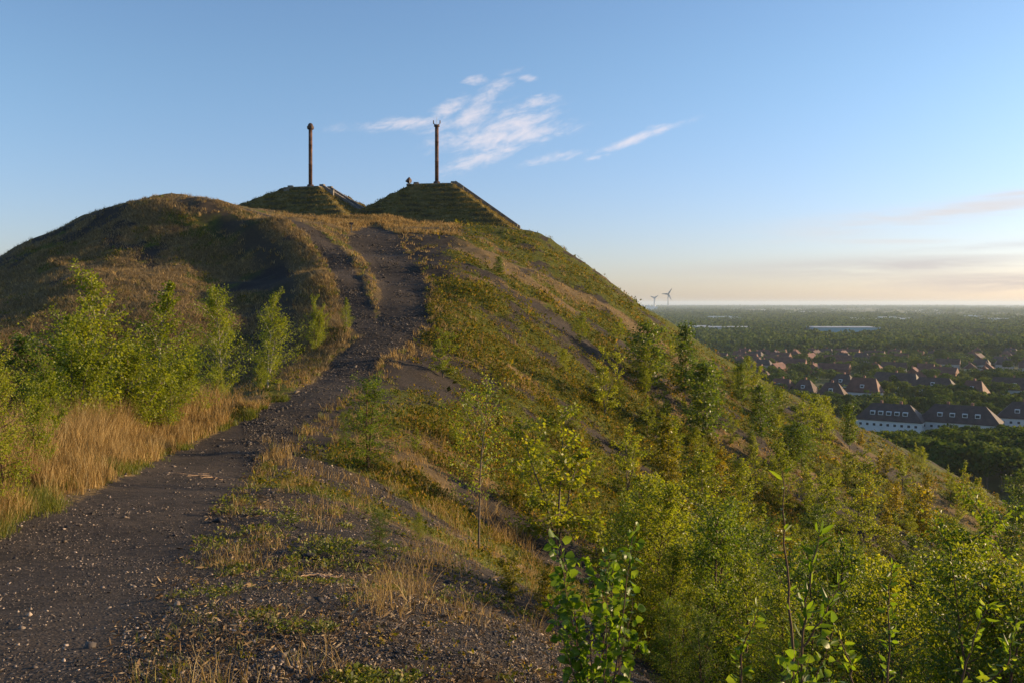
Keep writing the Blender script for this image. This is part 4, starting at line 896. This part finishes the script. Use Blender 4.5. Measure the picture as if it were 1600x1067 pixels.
root(330, 742, 'dead grass stalks trampled across the path edge', 9, 1.0, 5, M_dead)


# ------------------------------------------------------------------ town and woods on the plain
M_wall = simple('white_render', (.62, .60, .58), .8, .08, .3)
M_wall2 = simple('grey_render', (.36, .33, .31), .85, .15, .3)
M_brick = simple('red_brick', (.22, .10, .07), .85, .25, .5)
M_roofd = simple('dark_roof_tile', (.060, .040, .036), .7, .3, .5)
M_roofr = simple('red_roof_tile', (.125, .052, .036), .75, .3, .4)
M_roofb = simple('brown_roof_tile', (.085, .046, .036), .75, .3, .4)
M_glass = simple('window_glass', (.04, .045, .05), .15, .1, 1, spec=.6)
M_frame = simple('white_frame', (.7, .7, .7), .5, .05, 1)
M_blue = simple('pale_blue_cladding', (.22, .36, .42), .5, .12, .02)
M_greyc = simple('grey_cladding', (.42, .42, .42), .6, .12, .05)
M_whitec = simple('white_cladding', (.72, .70, .66), .6, .06, .05)
def hip_roof(mb, L, D, z, h, over=.45, hip=1.0):
    l, d = L / 2 + over, D / 2 + over; r_ = max(.0, l - d * hip)
    V = [(-l, -d, z), (l, -d, z), (l, d, z), (-l, d, z), (-r_, 0, z + h), (r_, 0, z + h), (-l, -d, z - .25), (l, -d, z - .25), (l, d, z - .25), (-l, d, z - .25)]
    return mb.add(V, [(0, 1, 5, 4), (1, 2, 5), (2, 3, 4, 5), (3, 0, 4), (6, 7, 1, 0), (7, 8, 2, 1), (8, 9, 3, 2), (9, 6, 0, 3), (9, 8, 7, 6)])
def gable_walls(mb, L, D, z, h):
    return mb.add([(-L / 2, -D / 2, z), (-L / 2, D / 2, z), (-L / 2, 0, z + h - .1), (L / 2, -D / 2, z), (L / 2, D / 2, z), (L / 2, 0, z + h - .1)], [(0, 2, 1), (3, 4, 5)])
def block(name, L, D, wh, rh, x, y, rz, label, roofm, wallm, nwin, nsky, hip=.8, chim=2, group=None, cat='building'):
    r = empty(name, (x, y, PLAIN), rz, label=label, cat=cat, group=group)
    w = MB().box(-L / 2, L / 2, -D / 2, D / 2, 0, wh)
    if hip < .1: gable_walls(w, L, D, wh, rh)
    w.build('wall', wallm, r)
    rf = hip_roof(MB(), L, D, wh + .02, rh, hip=hip).build('roof', roofm, r)
    for i in range(chim):
        cx = (i + .5) / chim * L * .6 - L * .3
        MB().box(cx - .5, cx + .5, .4, 1.3, wh + rh * .6, wh + rh + 1.0).build('chimney', M_brick, rf)
    def window(cx, z, s, side):
        f = MB(); p = MB()
        if side == 'f': f.box(cx - s, cx + s, -D / 2 - .06, -D / 2 + .1, z - s, z + s); p.box(cx - s * .8, cx + s * .8, -D / 2 - .09, -D / 2, z - s * .8, z + s * .8)
        else: f.box(L / 2 - .1, L / 2 + .06, cx - s, cx + s, z - s, z + s); p.box(L / 2, L / 2 + .09, cx - s * .8, cx + s * .8, z - s * .8, z + s * .8)
        o = f.build('window', M_frame, r); p.build('pane', M_glass, o)
    for i in range(nwin): window((i + .5) / nwin * L * .94 - L * .47, wh * .62, .62, 'f')
    if nwin > 3:
        for c in (-D * .25, 0, D * .25): window(c, wh * .62, .6, 's')
    for i in range(nsky):   # roof dormers
        cx = (i + .5) / nsky * (L * .62) - L * .31; t = .36; yy_ = -(D / 2 + .45) * (1 - t); zz = wh + rh * t
        o = MB().box(cx - .9, cx + .9, yy_ - .35, yy_ + 1.6, zz - .5, zz + 1.15).build('dormer', M_frame, r)
        MB().box(cx - .7, cx + .7, yy_ - .40, yy_ - .30, zz - .1, zz + .95).build('pane', M_glass, o)
    return r
def at(u, v): # point on the plain under a photo pixel
    y = -PLAIN * F / (v - V0); return (u - U0) / F * y, y
def row(u0, u1, v, **k):
    (xa, ya), (xb, yb) = at(u0, v), at(u1, v)
x_, y_ = at(1392, 672); block('apartment_house', 24, 13, 4.6, 6.0, x_, y_, R(-33), 'long white house with a dark hipped roof, left of the three in a row', M_roofd, M_wall, 9, 5, cat='house')
x_, y_ = at(1500, 676); block('apartment_house', 28, 13, 4.6, 6.2, x_, y_, R(-33), 'long white house with dark hipped roof and brown end, middle of the three', M_roofd, M_wall, 10, 4, cat='house')
x_, y_ = at(1618, 670); block('apartment_house', 26, 13, 4.6, 6.0, x_, y_, R(-33), 'long white house cut by the right edge, last of the three in a row', M_roofd, M_wall, 9, 4, cat='house')
x_, y_ = at(1548, 678); block('white_annex', 9, 6, 2.8, 1.0, x_ + 4, y_ - 3, R(-33), 'low white annex at the sunlit end of the middle long house', M_wall2, M_whitec, 2, 0, chim=0, cat='annex')
hs = [(1222, 622, 13, 9, 5, 5.5, 'r', 'white house with a red roof just over the slope skyline'), (1258, 624, 12, 9, 4.5, 6, 'b', 'brown-roofed house second from the slope skyline'),
      (1300, 632, 13, 9, 5, 6, 'b', 'brown-roofed white house behind the conical skyline sapling'), (1350, 628, 16, 10, 5.5, 7, 'r', 'tall red-gabled house left above the first long white house'),
      (1318, 615, 14, 9, 5, 6, 'd', 'dark-roofed house behind the brown-roofed one'), (1400, 612, 26, 10, 5, 6, 'd', 'long dark-roofed terrace behind the first long white house'),
      (1522, 632, 11, 9, 6, 6, 'r', 'square red-roofed house behind the middle long white house'), (1460, 620, 22, 9, 5, 5.5, 'd', 'dark-roofed terrace between the red-roofed house and the long terrace'),
      (1585, 622, 24, 10, 5, 6, 'd', 'dark-roofed terrace near the right edge'), (1190, 604, 12, 8, 5, 5, 'w', 'pale white-walled house at the edge of the slope')]
for (u, v, L, D, wh, rh, c, lb) in hs:
    x_, y_ = at(u, v); block('house', L, D, wh, rh, x_, y_, R(rng.uniform(-50, -28)), lb, {'r': M_roofr, 'b': M_roofb, 'd': M_roofd, 'w': M_roofb}[c], M_wall, 3, 1, hip=rng.choice([.5, .8]), chim=1, cat='house')
HM = ['white house with a red roof', 'second brown-roofed house', 'brown-roofed white house', 'tall red-gabled house', 'dark-roofed house behind the brown roof', 'long dark-roofed terrace', 'square red-roofed house', 'middle dark-roofed terrace', 'right-hand dark-roofed terrace', 'pale white-walled house']
hp = []
for i, (L, D, rm, wm, hip) in enumerate([(10, 8, M_roofr, M_brick, 0), (16, 8, M_roofb, M_wall2, 0), (9, 8, M_roofr, M_wall, .7), (21, 8, M_roofr, M_brick, 0), (12, 8, M_roofd, M_wall2, .5)]):
    hp.append(block('house', L, D, 4.2, 3.9, 0, 0, 0, '', rm, wm, 0, 0, hip=hip, chim=1, cat='house'))
HL = ['small red-tiled brick house in the distant estate', 'brown-roofed terrace in the distant estate', 'red-roofed house with white walls in the distant estate', 'long red-tiled brick terrace in the distant estate', 'dark-roofed house in the distant estate']
gt = np.random.default_rng(12); used = [False] * 5; hxy = []; ROWS = {}
for rowi, v in enumerate([600, 592, 584, 577, 571, 566, 562, 558.5]):
    u = 1110 + gt.uniform(0, 20)
    while u < 1660:
        inred = 1150 < u < 1400
        x_, y_ = at(u, v + gt.uniform(-1.5, 1.5)); k = int(gt.choice([0, 1, 2, 3, 4], p=[.3, .15, .15, .3, .1] if inred else [.15, .25, .2, .1, .3])); L = [11, 18, 10, 24, 13][k]
        if gt.uniform() < (.8 if inred else .38) and not (v > 588 and 1195 < u < 1420):
            o = hp[k] if not used[k] else copy_tree(hp[k]); used[k] = True
            o.location = (x_, y_, PLAIN); o.rotation_euler = (0, 0, R(-34 + gt.normal() * 5 + (90 if gt.uniform() < .25 else 0)))
            for kk in ('label', 'group'):
                if kk in o: del o[kk]
            tag(o, HL[k], 'house', HL[k].replace('house', 'houses').replace('terrace', 'terraces'))
            hxy.append((x_, y_)); ROWS.setdefault(rowi, []).append((u, o, k))
        u += (L + gt.uniform(2, 8)) / y_ * F
NO = ['first', 'second', 'third', 'fourth', 'fifth', 'sixth', 'seventh', 'eighth', 'ninth', 'tenth', 'eleventh', 'twelfth', 'thirteenth', 'fourteenth', 'fifteenth', 'sixteenth', 'seventeenth', 'eighteenth', 'nineteenth', 'twentieth']
HS = ['small red-tiled brick house', 'brown-roofed terrace', 'red-roofed white house', 'long red-tiled brick terrace', 'dark-roofed house']
for r_, l in ROWS.items():
    l.sort(key=lambda q: q[0]); seen = {}
    for u, o, k in l:
        i = seen.get(k, 0); seen[k] = i + 1
        o['label'] = '%s, %s from the left of its kind, %s estate row' % (HS[k], NO[min(i, 19)], ['nearest', 'second', 'third', 'fourth', 'fifth', 'sixth', 'seventh', 'farthest'][r_])
# trees of the plain
M_wood = foliage('wood_leaf', [(.0, (.022, .045, .008)), (.5, (.055, .09, .014)), (1, (.13, .155, .025))], .3, .6, .95)
M_woodfar = foliage('far_wood_leaf', [(.0, (.024, .046, .010)), (.5, (.052, .085, .016)), (1, (.11, .14, .03))], .2, 0, .95)
def lumps(n, nl, ls, g, hgt=1.0, rad=.55):
    """crown of unit height: leaf cards spread over and inside several overlapping lobes"""
    c = np.stack([g.normal(size=n) * rad * .45, g.normal(size=n) * rad * .45, g.uniform(.42, .85, n) * hgt], 1); c[0] = (0, 0, .62 * hgt); rr = g.uniform(.2, .34, n) * hgt * .8
    k = g.integers(0, n, nl); d = unit(g.normal(size=(nl, 3))); d[:, 2] = np.where(d[:, 2] < -.35, -d[:, 2], d[:, 2]); P_ = c[k] + d * (rr[k] * g.uniform(.7, 1.05, nl))[:, None]
    D = unit(np.cross(d, g.normal(size=(nl, 3))) + d * .25); return P_, D, ls * g.uniform(.6, 1.4, nl), unit(d + g.normal(size=(nl, 3)) * .65)
tp = []
for i in range(5):
    g = np.random.default_rng(400 + i); P_, D, L, nm = lumps(9, 1800, .07, g); V, Fq = leaves(P_ * 12, D, L * 12, L * 12 * .42, g, True, nm)
    r = empty('tree', label='tree', cat='tree'); tv, tf = tube_np(np.array([(0, 0, -1), (0.1, 0, 3), (.2, .1, 8.)]), np.array([.32, .24, .1]), 6)
    link('trunk', np_data('trunk', tv, tf, M_bark), r); link('crown', np_data('crown', V, Fq, M_wood), r); tp.append({'o': r, 'H': 12})
def zplain(x, y): return max(float(base_h(x, y)) if y < 290 else -99, PLAIN)
gt = np.random.default_rng(77); cnt = 0
def far_ok(x, y):
    for (a, b) in hxy:
        if abs(a - x) < 7 and -20 < y - b < 8: return False
    return True
big = [at(1392, 672), at(1500, 676), at(1618, 670)]
GW = []
while cnt < 130:      # dark wood at the foot of the hill
    y = gt.uniform(225, 338); x = y * gt.uniform(.36, .66)
    h = gt.uniform(8, 14); z = zplain(x, y)
    top_v = V0 - (z + h) / y * F
    lo = np.interp(U0 + x / y * F, [1380, 1600], [674, 662])
    if top_v < lo: h = max(3.5, (V0 - lo - gt.uniform(0, 8)) / F * y - z)
    if h < 3.5: continue
    SCo = place(tp[int(gt.integers(5))], x, y, z, h / 12, gt.uniform(0, 6.28), 'dark leafy tree in the wood at the foot of the hill', 'trees of the wood between the hill and the long white houses', 'tree', gt.uniform(1, 1.4)); cnt += 1; GW.append((SCo, 'dark wood tree', U0 + x / y * F, V0 - (z + h) / y * F))
name_by_place(GW, [(u_, v_, n_) for u_, v_, n_ in ((1392, 675, 'first long white house'), (1500, 680, 'middle long white house'), (1600, 678, 'right-hand long white house'), (1440, 720, 'wood edge by the slope skyline'), (1520, 740, 'centre of the foot-of-hill wood'), (1590, 740, 'right edge of the wood'), (1330, 680, 'dark conical skyline sapling'))])
cnt = 0; GT = []; GI = []
while cnt < 165:      # garden trees between the houses
    v = gt.uniform(556, 668); u = gt.uniform(1120, 1680); x, y = at(u, v)
    if y < 375 or not far_ok(x, y): continue
    GT.append((u, v)); o = place(tp[int(gt.integers(5))], x, y, PLAIN - .5, gt.uniform(.45, .95), gt.uniform(0, 6.28), 'garden tree among the houses of the estate', 'garden trees among the houses', 'tree', gt.uniform(.9, 1.3)); cnt += 1; GI.append((o, 'garden tree', u, v))
name_by_place(GI, [(h[0], h[1], h[7].split(',')[0][:1] and HM[i]) for i, h in enumerate(hs)] + [(1392, 655, 'first long white house'), (1500, 660, 'middle long white house'), (1618, 655, 'right-hand long white house'), (1316, 520, 'pale blue warehouse'), (1250, 575, 'red-roofed quarter'), (1450, 575, 'centre of the estate'), (1560, 580, 'far right edge of the estate')])
# the far woods, one mass
gt = np.random.default_rng(78); Ps = []; Ds = []; Ls = []; Ns = []
HALLS = [at(1316, 524) + (55,), at(1130, 520) + (50,), at(1085, 517) + (30,)] + [at(u_, v_) + (L_ * .45,) for (u_, v_, L_) in [(1360, 501, 110), (1385, 500, 90), (1408, 501, 70), (1340, 502, 60), (1098, 500, 120), (1125, 499, 140), (1145, 501, 80), (1512, 497, 110), (1535, 501, 140), (1560, 503, 80), (1585, 514, 40)]]
n = 10000; y = np.exp(gt.uniform(math.log(700), math.log(15000), n)); x = y * gt.uniform(.08, .72, n)
dens = fbm(x / (220 + y * .06), y / (260 + y * .12), 3, 88); keep = (dens > np.interp(y, [700, 900, 2000, 5000, 15000], [.38, .34, .46, .47, .43])) | (gt.uniform(size=n) < .12)
for (hx_, hy_, hl_) in HALLS: keep &= ~((np.abs(x / y - hx_ / hy_) * hy_ < hl_ * .75) & (y < hy_ + 25) & (y > hy_ * .90))
x, y = x[keep], y[keep]
ug, vg = gt.uniform(1120, 1700, 620), gt.uniform(553, 655, 620); yg = -PLAIN * F / (vg - V0); xg = (ug - U0) / F * yg
kg = np.array([far_ok(a, b_) and b_ > 385 for a, b_ in zip(xg, yg)]); x = np.concatenate([x, xg[kg]]); y = np.concatenate([y, yg[kg]])
for i in range(len(x)):
    nl = int(np.interp(y[i], [700, 2000, 15000], [130, 70, 34])); P_, D, L, nm = lumps(6, nl, .17, gt, 1, .75); Ns.append(nm)
    h = (gt.uniform(9, 17) if y[i] > 860 else gt.uniform(4, 9)) * np.interp(y[i], [700, 6000, 15000], [1, 1.15, 1.3]); wd = np.interp(y[i], [700, 2500, 15000], [1.3, 3, 12])
    Ps.append(P_ * np.array([h * wd, h * wd, h]) + np.array([x[i], y[i], PLAIN - h * .22])); Ds.append(D); Ls.append(L * h * (wd ** .55))
Ps, Ds, Ls = np.concatenate(Ps), np.concatenate(Ds), np.concatenate(Ls)
link('wood', np_data('wood', *leaves(Ps, Ds, Ls, Ls * .42, gt, True, np.concatenate(Ns)), M_woodfar), label='far woods and hedgerows covering the plain up to the horizon', cat='wood', kind='stuff')
# big sheds and factories
def shed(name, u, v, L, D, h, m_, label, rz=-4, bays=0, roofm=None):
    x, y = at(u, v); r = empty(name, (x, y, PLAIN), R(rz), label=label, cat='warehouse')
    MB().box(-L / 2, L / 2, -D / 2, D / 2, 0, h).build('wall', m_, r)
    MB().box(-L / 2 - .4, L / 2 + .4, -D / 2 - .4, D / 2 + .4, h + .01, h + 1.2).build('roof', roofm or M_greyc, r)
    for i in range(bays):
        cx = (i + .5) / bays * L * .9 - L * .45; MB().box(cx - 3, cx + 3, -D / 2 - .3, -D / 2 + .2, 0, 5).build('loading_door', M_greyc, r)
shed('warehouse', 1316, 524, 96, 60, 12, M_blue, 'long pale blue warehouse among the woods', bays=5)
shed('factory_hall', 1130, 520, 90, 50, 9, M_greyc, 'low grey hall beyond the slope edge')
shed('factory_hall', 1085, 517, 50, 40, 8, M_greyc, 'small grey hall nearest the slope edge')
sh = [(1360, 501, 110), (1385, 500, 90), (1408, 501, 70), (1340, 502, 60), (1098, 500, 120), (1125, 499, 140), (1145, 501, 80), (1512, 497, 110), (1535, 501, 140), (1560, 503, 80), (1262, 488, 120), (1230, 491, 150), (1100, 488, 160), (1585, 514, 40), (1180, 486, 160), (1450, 487, 180)]
HA = []
for i, (u, v, L) in enumerate(sh):
    x, y = at(u, v); o = MB().box(-L / 4, L / 4, -15, 15, 0, 6 + 3 * (i % 2)).box(-L * .4, -L * .25 - .01, -12, 12, 0, 5).box(L * .25 + .01, L * .42, -12, 12, 0, 7).build('industrial_hall', M_whitec); o.location = (x, y, PLAIN)
    tag(o, 'white hall', 'industrial hall', 'white halls far out on the plain'); HA.append((o, 'small white industrial hall', u, v))
name_by_place(HA, [(1044, 470, 'larger wind turbine'), (1316, 518, 'pale blue warehouse'), (1130, 516, 'low grey hall'), (1385, 497, 'middle of the horizon woods'), (1560, 500, 'right edge of the far woods')])
def factory(u, v, label):
    x, y = at(u, v); r = empty('factory', (x, y, PLAIN), 0, label=label, cat='factory')
    MB().box(-60, 60, -30, 30, 0, 26).build('main_hall', M_whitec, r); MB().box(-100, -60.1, -20, 20, 0, 18).build('side_hall', M_whitec, r)
    for i in (-30, 10, 45): MB().lathe([(9, 26), (9, 38)], 12, (i, 0, 0)).build('silo', M_whitec, r)
factory(1012, 485.5, 'pale factory with silos beside the wind turbines')
def turbine(u, v, hubv, rad, rot, label):
    x, y = at(u, v); z = (V0 - hubv) / F * y; r = empty('wind_turbine', (x, y, PLAIN), 0, label=label, cat='wind turbine')
    hz = z - PLAIN; MB().tube([(0, 0, 0), (0, 0, hz)], [y * .00085, y * .0006], 12).build('tower', M_tur, r)
    MB().box(-3, 3, -4, 10, hz - 3, hz + 3).build('nacelle', M_tur, r)
    for k in range(3):
        a = R(rot + 120 * k); d = Vector((math.cos(a), 0, math.sin(a))); s = Vector((-math.sin(a), 0, math.cos(a)))
        V = []
        for t, w in ((0, .0006), (.2, .0009), (1, .00025)):
            for q in (-1, 1):
                for yy_ in (-5.2, -4.2): c = d * rad * t + s * (w * y * q); V.append((c.x, yy_, hz + c.z))
        MB().add(V, [(0, 1, 5, 4), (2, 6, 7, 3), (0, 4, 6, 2), (1, 3, 7, 5), (4, 5, 9, 8), (6, 10, 11, 7), (4, 8, 10, 6), (5, 7, 11, 9), (8, 9, 11, 10), (0, 2, 3, 1)]).build('blade', M_tur, r)
M_tur = simple('turbine_grey', (.30, .31, .33), .6, .05, .01)
turbine(1044, 481.5, 460, 68, 58, 'larger wind turbine, right of the pair on the horizon')
turbine(1022.5, 481, 466, 50, 35, 'smaller wind turbine, left of the pair on the horizon')
# air over the plain
hz = MB().box(-26500, 26500, -1200, 26500, PLAIN - 5, 36)
mh = bpy.data.materials.new('haze'); mh.use_nodes = True; nt = mh.node_tree; nt.nodes.clear(); out = nt.nodes.new('ShaderNodeOutputMaterial'); pv = nt.nodes.new('ShaderNodeVolumePrincipled')
pv.inputs['Color'].default_value = (.70, .84, 1, 1); pv.inputs['Density'].default_value = HAZE; pv.inputs['Anisotropy'].default_value = 0.2; nt.links.new(pv.outputs[0], out.inputs['Volume'])
hz.build('haze', mh, label='thin blue evening haze over the plain', cat='haze', kind='stuff')
